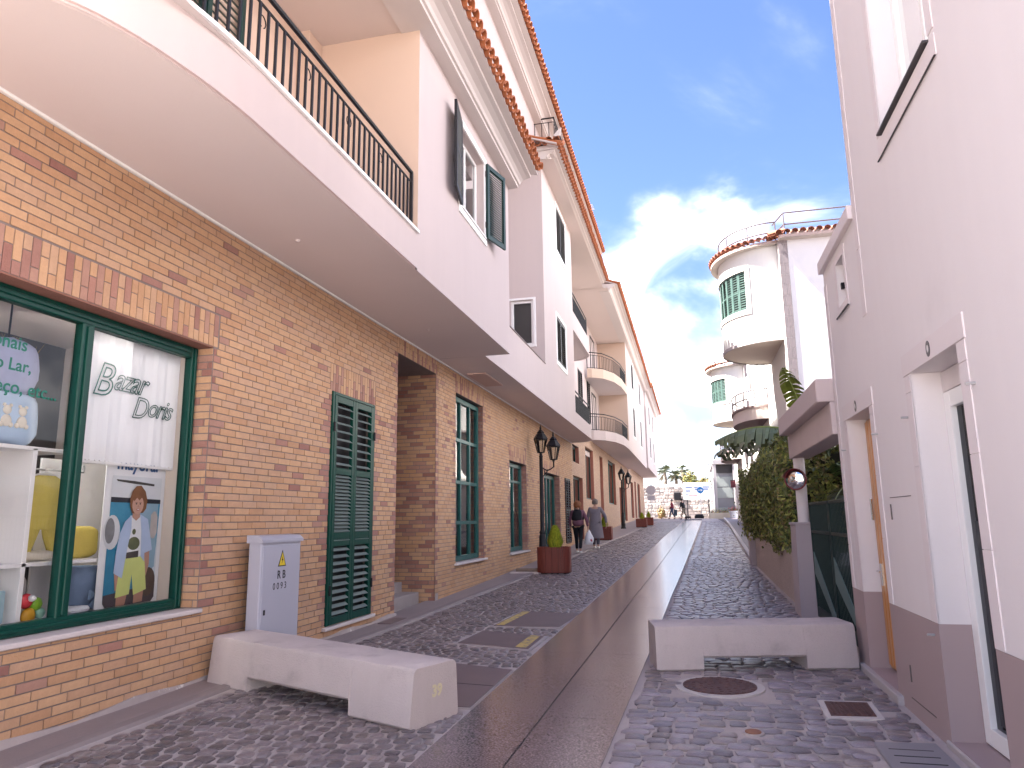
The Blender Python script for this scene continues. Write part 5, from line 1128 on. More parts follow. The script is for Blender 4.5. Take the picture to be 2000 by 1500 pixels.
# ---- garden wall, end pillar, hedge
PEB = mat('pebbledash', (.46, .385, .36), .95, .1, 2, bump=1.0, bscale=55, fine=.55, fscale=60)
t = thing('garden_wall', 'low pebbledash garden wall under the hedge', 'wall', (1.62, 15, .3)); m = MB()
ysw = [11.86 + i for i in range(8)]; 
for a, b in zip(ysw, ysw[1:] + [19.9]): m.add([(x, y, z) for y in (a, b) for x, z in ((1.56, g(y) - .1), (1.56, 1.06), (1.78, 1.06), (1.78, g(y) - .1))], [(0, 1, 5, 4), (1, 2, 6, 5), (2, 3, 7, 6)])
m.build('wall_body', PEB, t); MB().bbox(1.545, 1.795, 11.86, 19.9, 1.058, 1.085, .006).build('coping', mat('mossy_cement', (.30, .26, .24), .9, .15, 5), t)
t = thing('wall_pillar', 'small grey pillar with a round white lamp ending the garden wall', 'pillar', (1.6, 20.1, .4)); MB().bbox(1.42, 1.80, 19.95, 20.35, .3, 1.36, .015).build('body', MATS['grey_mauve_render'], t); q = MB(); q.lathe([(0, 1.03), (.06, 1.06), (.085, 1.13), (.06, 1.2), (0, 1.23)], 1.50, 19.93, 12); q.build('lamp_globe', WHITE, t, smooth=True); MB().bbox(1.40, 1.82, 19.93, 20.37, 1.36, 1.40, .01).build('cap', IRONR, t)
LEAF = mat('hedge_leaf', (1, 1, 1), .5, .1, 6, attr=True, spec=.45)
def leafcloud(q, n, surf, size, cols, rr_, tilt=1.0):
    for i in range(n):
        p, nv = surf(rr_); nv = (Vector(nv).normalized() + Vector((rr_.gauss(0, .45), rr_.gauss(0, .45), rr_.gauss(0, .45))) * tilt).normalized(); u = nv.orthogonal().normalized(); a = rr_.uniform(0, 6.28); w = nv.cross(u); d = u * math.cos(a) + w * math.sin(a); e = nv.cross(d); s = size * rr_.uniform(.6, 1.3); c = rr_.choice(cols); v = rr_.uniform(.6, 1.4)
        p = Vector(p); q.add([p - d * s, p - e * s * .45 + nv * s * .15, p + d * s, p + e * s * .45 + nv * s * .15], [(0, 1, 2, 3)], tuple(k * v for k in c))
hr = random.Random(21)
def hedge_r(y, z):
    return .10 * math.sin(y * 2.1) + .08 * math.sin(z * 3.1 + y) + .06 * math.sin(y * 5.3 + z * 4)
def hedge_top(y): return 2.95 - .03 * (y - 12) + .12 * math.sin(y * 1.7) + .08 * math.sin(y * 4.1)
def hsurf(r):
    k = r.random(); y = r.uniform(11.95, 21.3); zt = hedge_top(y)
    depth = abs(r.gauss(0, .10)) - (r.uniform(0, .22) if r.random() < .05 else 0)
    if k < .62:
        z = r.uniform(1.0 + .08 * math.sin(y * 3), zt); bul = .30 * math.sin(min(1, (z - .9) / (zt - .9)) * 2.6) ; x = 1.62 - bul + hedge_r(y, z) * .7 + depth; return (x, y, z), (-1, 0, .15)
    if k < .80: x = r.uniform(1.5, 2.6); return (x, y, zt + hedge_r(y, x) * .6 - depth * .6), (0, 0, 1)
    z = r.uniform(1.05, 2.9); x = r.uniform(1.35, 2.6)
    if k < .94: return (x, 11.95 + hedge_r(x * 3, z) * .8 + depth, z), (0, -1, 0)
    return (x, 21.3 + hedge_r(x * 3, z) * .5, z), (0, 1, 0)
t = thing('hedge', 'tall clipped green hedge growing over the garden wall', 'hedge', (2.0, 16, 1.0)); q = MB()
leafcloud(q, 26000, hsurf, .045, [(.11, .14, .038), (.18, .21, .05), (.25, .26, .06), (.07, .095, .032), (.29, .28, .075), (.15, .165, .045), (.20, .15, .06)], hr); q.build('foliage', LEAF, t)
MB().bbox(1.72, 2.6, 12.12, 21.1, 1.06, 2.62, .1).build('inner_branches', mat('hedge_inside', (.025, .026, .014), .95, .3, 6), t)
q = MB()
for i in range(14): y = 12.3 + i * .65; q.tube([(1.9, y, .5), (1.85 + hr.uniform(-.1, .1), y + hr.uniform(-.2, .2), 1.2), (1.8, y + hr.uniform(-.3, .3), 2.2)], [.04, .03, .012], 6)
q.build('stems', MATS['bark'], t)
# ---- banana plants
BANL = mat('banana_leaf', (1, 1, 1), .4, .12, 6, attr=True, spec=.5)
def banana_leaf(parent, base, tip, up, wid, col, seed, torn=.25, name='leaf', dr0=.2, dr1=.5):
    r = random.Random(seed); b, e = Vector(base), Vector(tip); ctrl = (b + e) / 2 + Vector(up); n = 28; q = MB(); mid = []
    for i in range(n + 1): s = i / n; mid.append(b * (1 - s) ** 2 + ctrl * 2 * s * (1 - s) + e * s * s)
    side = (e - b).cross(Vector((0, 0, 1))); side = side.normalized() if side.length > .01 else Vector((1, 0, 0))
    for sg in (-1, 1):
        for i in range(n):
            s0, s1 = i / n, (i + 1) / n
            if s0 < .08: continue
            f = lambda s: wid * math.sin(min(1, (s - .04) * 1.02) * math.pi) ** .55
            dr = r.uniform(dr0, dr1); gp = r.uniform(0, torn) if r.random() < .45 else 0
            a, c = mid[i], mid[i + 1]; t_ = (c - a); nz = side.cross(t_).normalized(); c0 = a + side * sg * f(s0) - Vector((0, 0, 1)) * f(s0) * dr; c1 = c + side * sg * f(s1) - Vector((0, 0, 1)) * f(s1) * dr; c1 = c1 + (c0 - c1) * gp
            h0 = (a + c0) / 2 + Vector((0, 0, .10 * wid)); h1 = (c + c1) / 2 + Vector((0, 0, .10 * wid)); v = r.uniform(.8, 1.2); cc = tuple(k * v for k in col); q.add([a, h0, c0, c1, h1, c], [(0, 1, 4, 5), (1, 2, 3, 4)], cc)
    o = q.build(name, BANL, parent); q = MB(); q.tube(mid, [.03 - .026 * i / n for i in range(n + 1)], 6, c=(.22, .28, .06)); q.build('midrib', BANL, o); return o
t = thing('banana_plant', 'banana plant behind the hedge with ragged leaves over the street', 'banana plant', (2.4, 14.6, .6)); q = MB(); q.tube([(2.4, 14.6, .3), (2.38, 14.6, 2.0), (2.35, 14.5, 3.0)], [.13, .11, .08], 10); q.build('stem', mat('banana_stem', (.16, .17, .07), .7, .2, 6), t)
GRN = (.085, .125, .03)
banana_leaf(t, (2.3, 14.5, 3.0), (1.72, 13.2, 4.15), (-.05, .1, .35), .20, (.15, .19, .03), 1, .1); banana_leaf(t, (2.3, 14.6, 3.0), (.55, 15.2, 3.1), (.1, .0, .55), .26, (.10, .125, .05), 2, .3, dr0=.9, dr1=1.6); banana_leaf(t, (2.3, 14.7, 3.0), (.62, 17.2, 3.0), (.1, .1, .65), .30, (.085, .105, .045), 3, .35, dr0=.9, dr1=1.7); banana_leaf(t, (2.4, 14.6, 3.0), (3.4, 15.2, 3.6), (.1, 0, .4), .22, GRN, 4); banana_leaf(t, (2.4, 14.6, 3.0), (2.2, 16.2, 3.7), (0, .1, .4), .22, GRN, 5)
t = thing('banana_plant', 'low banana plant with broad leaves seen under the canopy behind the gate', 'banana plant', (2.9, 11.8, .3)); q = MB(); q.tube([(2.75, 12.6, .2), (2.75, 12.6, 1.8)], [.12, .08], 10); q.build('stem', MATS['banana_stem'], t)
for i, (a, b, cc) in enumerate((((2.1, 11.6, 2.35), (0, 0, .25), (.10, .17, .05)), ((2.0, 11.3, 1.75), (-.1, 0, .5), (.09, .10, .05)), ((2.6, 11.1, 1.95), (0, -.1, .4), (.22, .15, .10)), ((3.4, 11.6, 2.4), (0, 0, .4), GRN), ((2.3, 12.0, 2.75), (0, 0, .2), GRN), ((3.0, 11.0, 2.1), (0, 0, .5), (.12, .12, .06)))): banana_leaf(t, (2.75, 12.6, 1.8), a, b, .22, cc, 30 + i, .2)
MB().bbox(3.6, 3.8, 8.2, 19, .2, 2.3, .02).build('back_wall', SIDEWHITE, None, label='white rendered yard wall behind the gate plants', cat='wall')
# ---- right pavement with white kerb
t = MB(); ys_ = [20.4 + 1.5 * i for i in range(29)]
KX = lambda y: 1.45 + (y - 20.4) * .026
strip(t, lambda y: KX(y) + .12, lambda y: 3.4, .10, ys_, 2); pv = t.build('side_pavement', mat('slate_pavement', (.17, .14, .15), .55, .12, 2, bump=.2, fine=.1), kind='structure')
t = MB()
for a, b in zip(ys_, ys_[1:]):
    P = lambda y, d, z: (KX(y) + d, y, g(y) + z); t.quad(P(a, 0, -.02), P(a, .01, .115), P(b, .01, .115), P(b, 0, -.02)); t.quad(P(a, .01, .115), P(a, .125, .115), P(b, .125, .115), P(b, .01, .115))
t.quad((KX(20.4), 20.4, .3), (3.4, 20.4, .3), (3.4, 20.4, g(20.4) + .1), (KX(20.4), 20.4, g(20.4) + .1)); t.build('kerb', mat('pale_kerb', (.52, .49, .48), .8, .1, 4), pv)

# ================================================================ RIGHT: white house with curved bays
WW = mat('white_house_render', (.72, .70, .67), .85, .03, 1, bump=.1, bscale=150)
SGREEN = mat('pale_green_shutter', (.085, .15, .135), .5, .12, 3)
QSTONE = mat('grey_quoin_stone', (.235, .20, .205), .85, .18, 4, bump=.4, bscale=40)
FX, FY = 2.80, 20.5
T = thing('house', 'nearer white house with a round corner bay, green shutters and grey stone quoins', 'house', (FX, FY, .4))
EZ = 9.25
m = MB(); wall(m, 'x', FX, -1, FY, 33.5, .3, EZ, [(26.2, 27.0, 5.4, 7.5, .1), (28.4, 29.5, 5.4, 7.5, .1), (31, 32.2, 5.4, 7.5, .1), (26, 27.2, 7.9, 9.0, .1), (27.2, 28.2, 2.0, 4.2, .1)]); wall(m, 'y', 33.5, 1, FX, 9, .3, EZ); m.build('front_wall', WW, T)
m = MB(); wall(m, 'y', FY, -1, FX + .24, 9, .3, EZ + .25); m.build('side_wall', SIDEWHITE, T)
m = MB(); m.box(FX + .12, 9, FY + .02, 33.4, .3, EZ - .02); m.build('house_core', DGREY, T)
for a, b, c, d in ((26.2, 27.0, 5.4, 7.5), (28.4, 29.5, 5.4, 7.5), (31, 32.2, 5.4, 7.5), (26, 27.2, 7.9, 9.0), (27.2, 28.2, 2.0, 4.2)): window(T, 'x', FX + .05, -1, a, b, c, d, .07, WHITE, mull=((a + b) / 2,), depth=.05, back=.06)
z = .4; i = 0
while z < EZ:
    h_ = .30; w_ = .235
    cut = FX - .006 + w_ * (.38 if i % 2 else .62)
    for a, b in ((FX - .006, cut), (cut, FX + .24)): MB().bbox(a + .004, b - .004, FY - .018, FY + .02, z + .004, min(z + h_, EZ) - .004, .004).build('quoin_stone', QSTONE, T)
    z += h_; i += 1
MB().box(FX, FX + .238, FY - .006, FY + .03, .3, EZ).build('quoin_mortar', mat('pale_mortar', (.5, .46, .45), .9), T)
CX, CY, RX, RY = FX, 22.55, 1.55, 1.72
def arc(rx, ry, n=36, cx=CX, cy=CY): return [(cx - rx * math.cos(-math.pi / 2 + math.pi * i / n), cy + ry * math.sin(-math.pi / 2 + math.pi * i / n)) for i in range(n + 1)]
BZ, BT, WA, WB, WZ0, WZ1 = 6.45, EZ - .05, 7, 21, 7.45, 8.62
P = arc(RX, RY); m = MB()
for i in range(36):
    a, b = P[i], P[i + 1]
    segs = [(BZ, BT)] if not (WA <= i < WB) else [(BZ, WZ0), (WZ1, BT)]
    for c, d in segs: m.quad((*a, c), (*a, d), (*b, d), (*b, c))
smooth_angle(m.build('bay_wall', WW, T), 30)
m = MB(); m.add([(x, y, BZ + .002) for x, y in P], [tuple(range(37))]); m.build('bay_soffit', mat('bay_soffit_paint', (.62, .52, .45), .85, .05, 2), T)
Pi, Po = arc(RX - .01, RY - .01), arc(RX + .03, RY + .03); m = MB()
for i in range(36): m.quad((*Po[i], BZ - .03), (*Po[i], BZ + .06), (*Po[i + 1], BZ + .06), (*Po[i + 1], BZ - .03)); m.quad((*Pi[i], BZ - .03), (*Po[i], BZ - .03), (*Po[i + 1], BZ - .03), (*Pi[i + 1], BZ - .03)); m.quad((*Po[i], BZ + .06), (*Pi[i], BZ + .06), (*Pi[i + 1], BZ + .06), (*Po[i + 1], BZ + .06))
m.build('bay_band', mat('grey_band', (.42, .37, .37), .8), T)
# curved window: surround, shutters with slats
Pw, Pf, Pk = arc(RX + .03, RY + .03), arc(RX - .03, RY - .03), arc(RX - .12, RY - .12); m = MB()
for i in range(WA - 1, WB + 1):
    for c, d in ((WZ0 - .14, WZ0), (WZ1, WZ1 + .12)): m.quad((*Pw[i], c), (*Pw[i], d), (*Pw[i + 1], d), (*Pw[i + 1], c)); m.quad((*Pw[i], d), (*Pk[i], d), (*Pk[i + 1], d), (*Pw[i + 1], d)); m.quad((*Pk[i], c), (*Pw[i], c), (*Pw[i + 1], c), (*Pk[i + 1], c))
for i in (WA - 1, WB): m.quad((*Pw[i], WZ0), (*Pw[i], WZ1), (*Pw[i + 1], WZ1), (*Pw[i + 1], WZ0)); j = i + 1 if i == WA - 1 else i; m.quad((*Pw[j], WZ0), (*Pw[j], WZ1), (*Pk[j], WZ1), (*Pk[j], WZ0))
m.build('bay_window_surround', mat('stone_surround', (.56, .51, .49), .8, .06, 3), T)
m = MB()
for i in range(WA, WB): m.quad((*Pk[i], WZ0), (*Pk[i], WZ1), (*Pk[i + 1], WZ1), (*Pk[i + 1], WZ0))
m.build('room_behind', DGREY, T)
for k in range(WA, WB, 2):
    a, b = Pf[k], Pf[k + 2]; ln = math.hypot(b[0] - a[0], b[1] - a[1]); shutter(T, 'x', a, math.atan2(b[1] - a[1], b[0] - a[0]), ln - .01, WZ0 + .01, WZ1 - .01, SGREEN, rails=(.5,), st_=.035, pitch=.065, ang=-40, nm='bay_shutter')
# roof edge: tiles around the bay and along the side, rails above
m = MB(); rim = [(FX + .0, FY - .28)] + [p for p in arc(RX + .22, RY + .22)] + [(FX - .25, 33.6)]
m.add([(x, y, EZ - .06) for x, y in rim + [(9, 33.6), (9, FY - .28)]], [tuple(range(len(rim) + 2))]); m.build('eave_soffit', mat('eave_soffit_paint', (.48, .42, .38), .85, .05, 2), T); m = MB(); m.add([(x, y, EZ + .02) for x, y in rim + [(9, 33.6), (9, FY - .28)]], [tuple(range(len(rim) + 1, -1, -1))])
for (a, b), (c, d) in zip(rim, rim[1:]): m.quad((a, b, EZ - .06), (c, d, EZ - .06), (c, d, EZ + .02), (a, b, EZ + .02))
m.quad((9, FY - .28, EZ - .06), (FX, FY - .28, EZ - .06), (FX, FY - .28, EZ + .02), (9, FY - .28, EZ + .02)); m.build('eave_slab', mat('eave_slab_paint', (.40, .30, .27), .85, .1, 3), T)
def tiles_along(parent, pts, z, step=.2, tp=TPB):
    L = 0; nx = step / 2
    for (a, b), (c, d) in zip(pts, pts[1:]):
        l = math.hypot(c - a, d - b)
        while nx <= L + l:
            s = (nx - L) / l; x, y = a + (c - a) * s, b + (d - b) * s; ang = math.atan2(-(c - a), (d - b)) + (0 if True else 0); put('roof_tile', tp[0], parent, loc=(x, y, z + .07), rot=(0, R(14), ang + math.pi)); nx += step
        L += l
tiles_along(T, arc(RX + .26, RY + .26), EZ); tiles_along(T, [(FX - .28, 24.4), (FX - .28, 33.5)], EZ, .22); tiles_along(T, [(9, FY - .32), (FX - .2, FY - .32)], EZ, .21)
tiles_along(T, [(FX - .26, FY - .25), (FX - .26, FY + .45)], EZ, .2)
RAILM = mat('mauve_grey_rail', (.09, .075, .09), .5, .1, 3)
def tuberail(parent, pts, z, posts, h=.62, m_=RAILM):
    q = MB()
    for dz in (h, h * .5): q.tube([(x, y, z + dz) for x, y in pts], .022, 6)
    for x, y in posts: q.tube([(x, y, z), (x, y, z + h)], .022, 6)
    q.build('roof_rail', m_, parent)
ar = arc(RX - .05, RY - .05); tuberail(T, ar, EZ + .05, ar[::6]); tuberail(T, [(FX + .2, FY + .05), (9, FY + .05)], EZ + .1, [(FX + .2, FY + .05), (5.0, FY + .05), (7, FY + .05)], .68); tuberail(T, [(FX + .2, FY + .05), (FX - .0, FY + .9)], EZ + .1, [], .68)
# rounded balcony
BY, BXr, BYr = 28.4, 1.05, 2.3; Pb = arc(BXr, BYr, 24, FX, BY); m = MB()
for i in range(24): m.quad((*Pb[i], 4.92), (*Pb[i], 5.36), (*Pb[i + 1], 5.36), (*Pb[i + 1], 4.92))
m.add([(x, y, 5.2) for x, y in Pb], [tuple(range(24, -1, -1))]); smooth_angle(m.build('balcony', mat('balcony_cream', (.66, .57, .54), .85, .04, 2), T), 30)
m = MB(); m.add([(x, y, 4.925) for x, y in Pb], [tuple(range(25))]); Pb2 = arc(BXr + .05, BYr + .05, 24, FX, BY)
for i in range(24): m.quad((*Pb2[i], 5.33), (*Pb2[i], 5.41), (*Pb2[i + 1], 5.41), (*Pb2[i + 1], 5.33)); m.quad((*Pb[i], 5.41), (*Pb[i + 1], 5.41), (*Pb2[i + 1], 5.41), (*Pb2[i], 5.41)); m.quad((*Pb2[i], 5.33), (*Pb2[i + 1], 5.33), (*Pb[i + 1], 5.33), (*Pb[i], 5.33))
m.build('balcony_band', mat('brown_band', (.24, .17, .165), .8, .1, 3), T); tuberail(T, Pb, 5.41, Pb[::3], .55)
# washing hung out under the bay eaves
CLO = [mat('cloth_blue_grey', (.20, .21, .30), .9, .1, 5), mat('cloth_white', (.7, .69, .7), .9, .05, 5), mat('cloth_dark', (.07, .06, .07), .9, .1, 5)]
q = MB(); q.tube([(2.3, 25.2, 6.75), (2.3, 30.5, 6.75)], .006, 4); q.build('washing_line', BLACKM, None, label='thin washing line stretched behind the round bay', cat='line')
for i, y_ in enumerate((25.9, 26.6, 27.3, 28.0)):
    o = garment('laundry', ('leftmost', 'second', 'third', 'rightmost')[3 - i] + ' strip of washing hung on the line behind the round bay', 2.3, [(6.74, y_ - .12, y_ + .12), (6.4, y_ - .10, y_ + .11), (6.1, y_ - .08, y_ + .06), (5.95 - .1 * (i % 2), y_ - .05, y_ + .03)], CLO[(0, 2, 0, 1)[i]], .03, 'laundry')
T2 = copy_tree(T, None, (.15, 16.4, -.12), 'farther white house with the same round bay down the street')

# ================================================================ FAR END OF THE STREET
RUB = mat('rubble_stone', (.50, .45, .42), .9, .2, 2.5, bump=.7, bscale=6, fine=.2, fscale=9, dirt=(.30, .26, .25), dscale=3, dthr=(.52, .62))
t = thing('stone_wall', 'high rubble stone retaining wall closing the street', 'wall', (-1, 84, 1.5)); m = MB()
prof = [(-40, 4.6), (-8, 4.7), (-5, 5.1), (-2, 5.35), (1, 5.1), (6, 5.0), (40, 5.0)]
for (a, za), (b, zb) in zip(prof, prof[1:]): m.add([(a, 84, 1.3), (b, 84, 1.3), (b, 84.2, zb), (a, 84.2, za), (b, 84.8, zb), (a, 84.8, za), (a, 84.8, 1.3), (b, 84.8, 1.3)], [(0, 1, 2, 3), (3, 2, 4, 5), (5, 4, 7, 6)])
wb = m.build('wall_body', RUB, t); rr_ = random.Random(4); q = MB()
z = 1.6; row = 0
while z < 4.9:
    x = -7.5 + rr_.uniform(0, .4); h_ = rr_.uniform(.28, .42)
    while x < 7:
        w_ = rr_.uniform(.3, .7); v = rr_.uniform(.7, 1.35); c = tuple(k * v for k in rr_.choice([(.44, .40, .38), (.50, .45, .41), (.34, .31, .30), (.40, .34, .31)])); y_ = 84 + (z - 1.3) / 3.7 * .2; q.bbox(x + .03, x + w_ - .03, y_ - .06 - rr_.uniform(0, .05), y_ + .08, z + .03, z + h_ - .03, .04, c); x += w_
    z += h_
q.build('facing_stones', mat('facing_stone', (1, 1, 1), .9, .12, 5, bump=.4, attr=True), t, kind='stuff')
t = thing('billboard', 'white billboard with blue printed lines in front of the stone wall', 'billboard', (.8, 80, 1.5))
MB().bbox(-.66, 2.24, 80, 80.12, 3.42, 5.22, .02).build('panel', mat('billboard_white', (.74, .75, .79), .5, .03, 2), t)
for x_ in (-.3, 1.9): MB().bbox(x_ - .06, x_ + .06, 80.13, 80.25, 1.4, 3.6, .01).build('post', MATS['dark_grey_metal'], t)
q = MB(); BL = mat('billboard_blue', (.16, .22, .40), .6, .1, 9)
for a, b, c, d in ((-.42, .25, 4.66, 4.80), (-.42, .05, 4.28, 4.42), (-.4, -.25, 3.9, 4.08), (.45, .85, 4.66, 4.78), (.5, .85, 4.42, 4.55), (1.35, 2.05, 4.66, 4.80), (1.35, 1.9, 4.42, 4.56)): q.box(a, b, 79.990, 79.997, c, d)
q.build('printed_lines', BL, t); q = MB(); q.box(-.15, .75, 79.990, 79.997, 3.84, 3.94); q.build('printed_lines', mat('billboard_pink', (.55, .33, .36), .6), t)
def sign(label, x, y, z, r, face, arrow=False, plate=False, mrot=0, post=.03):
    z0 = g(y); t = thing('traffic_sign', label, 'sign', (x, y, z0)); q = MB(); q.tube([(x, y + .04, z0), (x, y + .04, z + r)], post, 8); q.build('post', mat('sign_post', (.55, .55, .56), .5, .05, 3, metal=.2), t)
    q = MB(); n = 28; V = [(x + r * math.cos(2 * math.pi * i / n), y, z + r * math.sin(2 * math.pi * i / n)) for i in range(n)]; q.add(V + [(a, b + .02, c_) for a, b, c_ in V], [tuple(range(n - 1, -1, -1)), tuple(range(n, 2 * n))] + [(i, (i + 1) % n, n + (i + 1) % n, n + i) for i in range(n)]); q.build('disc', face, t)
    if arrow: s = r; q = MB(); q.prism([(x - .62 * s, z - .11 * s), (x + .15 * s, z - .11 * s), (x + .15 * s, z - .42 * s), (x + .72 * s, z), (x + .15 * s, z + .42 * s), (x + .15 * s, z + .11 * s), (x - .62 * s, z + .11 * s)], y - .008, y - .001); q.build('arrow', WHITE, t)
    if plate: MB().bbox(x - r * .8, x + r * .8, y, y + .02, z - r * 2.1, z - r * 1.15, .004).build('plate', face, t)
    return t
sign('round blue traffic sign with a white arrow before the billboard', .95, 70, 4.05, .30, mat('sign_blue', (.0, .20, .55), .4, .03, 5), True)
sign('grey back of a round traffic sign at the left corner', -3.35, 66, 4.0, .42, mat('sign_back', (.42, .38, .40), .5, .05, 3), False, True)
t = thing('sign_base', 'dark block foot carrying the blue arrow sign', 'base', (.75, 69.6, g(69.6))); MB().bbox(.30, 1.15, 69.4, 70.3, g(69.6), g(69.6) + .25, .05).build('block', BLACKM, t); MB().bbox(.36, 1.09, 69.46, 70.2, g(69.6) + .25, g(69.6) + .38, .04).build('cap', MATS['dark_grey_metal'], t)
t = thing('notice_board', 'small black square board fixed on the stone wall', 'board', (-1.2, 83.8, 3.6)); MB().bbox(-1.72, -1.0, 83.75, 83.9, 3.5, 4.3, .02).build('panel', BLACKM, t); MB().bbox(-1.76, -.96, 83.9, 83.98, 3.46, 4.34, .02).build('frame', MATS['dark_grey_metal'], t)
# modern building
t = thing('office_building', 'modern grey concrete frame building with dark glass past the hedge', 'building', (5, 72, 1.4)); GC = mat('grey_concrete', (.40, .37, .38), .8, .06, 2)
MB().box(2.4, 16, 72.3, 84, 1, 6.6).build('core', mat('grey_glass_wall', (.20, .20, .22), .25, .2, .8), t); MB().bbox(2.2, 16, 71.6, 84, 6.5, 6.95, .03).build('roof_slab', GC, t)
for x_ in (2.25, 4.05, 6.0, 8.0): MB().bbox(x_, x_ + .28, 71.65, 71.95, 1.3, 6.5, .02).build('column', GC, t)
MB().bbox(2.54, 4.04, 72.15, 72.28, 5.7, 6.5, .01).build('dark_panel', DGREY, t)
for z_ in (1.5, 3.35, 4.4): MB().bbox(2.56, 4.02, 72.2, 72.26, z_, z_ + .95, .01).build('window_pane', mat('pale_green_glass', (.30, .33, .32), .15, .1, 1), t)
t = thing('shop_sign', 'small dark red hanging sign under the far balcony', 'sign', (3.4, 52, 4.2)); MB().bbox(2.75, 3.35, 52, 52.06, 3.55, 4.0, .01).build('board', mat('dark_red_board', (.13, .03, .04), .5, .1, 4), t); MB().bbox(2.75, 3.4, 52.01, 52.04, 4.0, 4.06, .005).build('bracket', BLACKM, t)
# flower bed at the end
t = thing('flower_bed', 'low cream walled bed with yellow flowers at the end of the street', 'flower bed', (3.4, 70, 1.4)); MB().bbox(1.6, 7, 69.2, 70.6, 1.3, 1.95, .04).build('bed_wall', mat('cream_wall', (.66, .56, .42), .85, .1, 3), t); q = MB(); fr_ = random.Random(2)
leafcloud(q, 1500, lambda r: ((r.uniform(1.8, 6.8), r.uniform(69.3, 70.5), 1.95 + abs(r.gauss(0, .16))), (0, 0, 1)), .07, [(.5, .42, .03), (.10, .17, .03), (.07, .12, .03), (.5, .1, .12)], fr_); q.build('flowers', LEAF, t)
q = MB(); q.lathe([(0, 1.45), (.32, 1.45), (.36, 1.9), (.42, 2.0), (.42, 2.1), (.3, 2.1), (.3, 2.0), (0, 2.0)], 3.7, 68.4, 16); q.build('flower_tub', WHITE, None, smooth=False, label='round white flower tub beside the yellow flower bed', cat='tub'); q = MB(); leafcloud(q, 260, lambda r: ((3.7 + r.gauss(0, .2), 68.4 + r.gauss(0, .2), 2.1 + abs(r.gauss(0, .14))), (0, 0, 1)), .07, [(.6, .1, .14), (.12, .2, .04)], fr_); q.build('tub_flowers', LEAF, None, label='pink flowers growing in the round white tub', cat='flowers')
# palms, shrubs above the wall
def palm(label, x, y, z0, h, seed, cr=1.5, n=26):
    r = random.Random(seed); t = thing('palm_tree', label, 'palm', (x, y, z0), group='palms above the stone wall'); q = MB(); q.tube([(x, y, z0 - .3), (x + .1, y, z0 + h * .5), (x, y, z0 + h)], [.22, .17, .16], 8); q.build('trunk', mat('palm_trunk', (.20, .16, .13), .9, .3, 5, bump=.4, bscale=9), t); q = MB()
    for i in range(n):
        a = r.uniform(0, 6.283); e = r.uniform(-.5, 1.25); L = cr * r.uniform(.8, 1.1); P0 = Vector((x, y, z0 + h)); d = Vector((math.cos(a) * math.cos(e), math.sin(a) * math.cos(e), math.sin(e))); sd = d.cross(Vector((0, 0, 1))).normalized(); v = r.uniform(.7, 1.3); old = e < -.1; c = tuple(k * v for k in ((.20, .17, .10) if old else (.10, .115, .06)))
        for s in range(2, 13):
            f = s / 12; c0 = P0 + d * L * f * .62 - Vector((0, 0, 1)) * (.25 * L * f * f)
            if s > 6:
                for j in range(3):
                    ang = r.uniform(-1.2, 1.2); dd = (d * math.cos(ang) + sd * math.sin(ang)).normalized(); tip = c0 + dd * L * .42 - Vector((0, 0, .16 * L)); w = sd * .07 if abs(ang) < .8 else d * .07; q.add([c0 - w, c0 + w, tip], [(0, 1, 2)], c)
        q.tube([P0, P0 + d * L * .62 - Vector((0, 0, .25 * L))], .02, 4, c=c)
    q.build('crown', LEAF, t)
palm('left tall palm rising behind the stone wall', -2.75, 87, 5.0, 1.9, 1); palm('middle palm behind the stone wall', -1.55, 88, 5.0, 1.5, 2, 1.3); palm('right palm next to the yellowish shrubs above the wall', -.75, 90, 5.0, 2.2, 3, 1.5)
def bush(label, x, y, z, rx, rz, n, cols, seed, group=None, name='shrub', size=.12):
    r = random.Random(seed); t = thing(name, label, 'shrub', (x, y, z), group=group); q = MB(); ph = [r.uniform(0, 6) for _ in range(4)]
    def sf(r):
        a = r.uniform(0, 6.283); b = math.asin(r.uniform(-.3, 1)); k = (.75 + .25 * math.sin(3 * a + ph[0]) * math.cos(4 * b + ph[1])) * (1 - abs(r.gauss(0, .18))); return (x + rx * k * math.cos(a) * math.cos(b), y + rx * k * math.sin(a) * math.cos(b), z + rz * .3 + rz * k * math.sin(b)), (math.cos(a) * math.cos(b), math.sin(a) * math.cos(b), math.sin(b))
    leafcloud(q, n, sf, size, cols, r); q.build('crown', LEAF, t); q = MB()
    for i in range(5): a = r.uniform(0, 6.28); q.tube([(x, y, z - .1), (x + rx * .4 * math.cos(a), y + rx * .4 * math.sin(a), z + rz * .7)], [.05, .015], 5)
    q.build('stems', MATS['bark'], t)
YG = [(.22, .21, .04), (.14, .16, .04), (.28, .22, .05), (.09, .11, .03)]
bush('yellow green shrub above the wall left of the billboard top', .15, 86.5, 5.0, 1.0, 1.5, 1500, YG, 5, size=.13); bush('orange tinged shrub above the wall behind the billboard', 1.7, 86, 4.9, 1.1, 1.0, 1300, [(.26, .16, .05), (.12, .12, .04), (.20, .19, .05)], 6, size=.13); bush('small bright shrub between the two larger ones on the wall', .75, 86.2, 4.9, .7, .8, 700, YG, 8, size=.12)
bush('rusty shrub at the foot of the stone wall by the left corner', -3.05, 80, 1.5, .55, 1.1, 900, [(.28, .12, .05), (.12, .13, .04), (.22, .16, .06)], 7, size=.09)
t = thing('street_lamp', 'slim grey modern street lamp near the office building', 'lamp', (2.0, 76, 1.5)); q = MB(); q.tube([(2.0, 76, 1.4), (2.0, 76, 6.9)], [.07, .04], 8); q.build('post', MATS['sign_post'], t); MB().bbox(1.8, 2.2, 75.9, 76.1, 6.85, 6.98, .02).build('lamp_head', MATS['sign_post'], t)
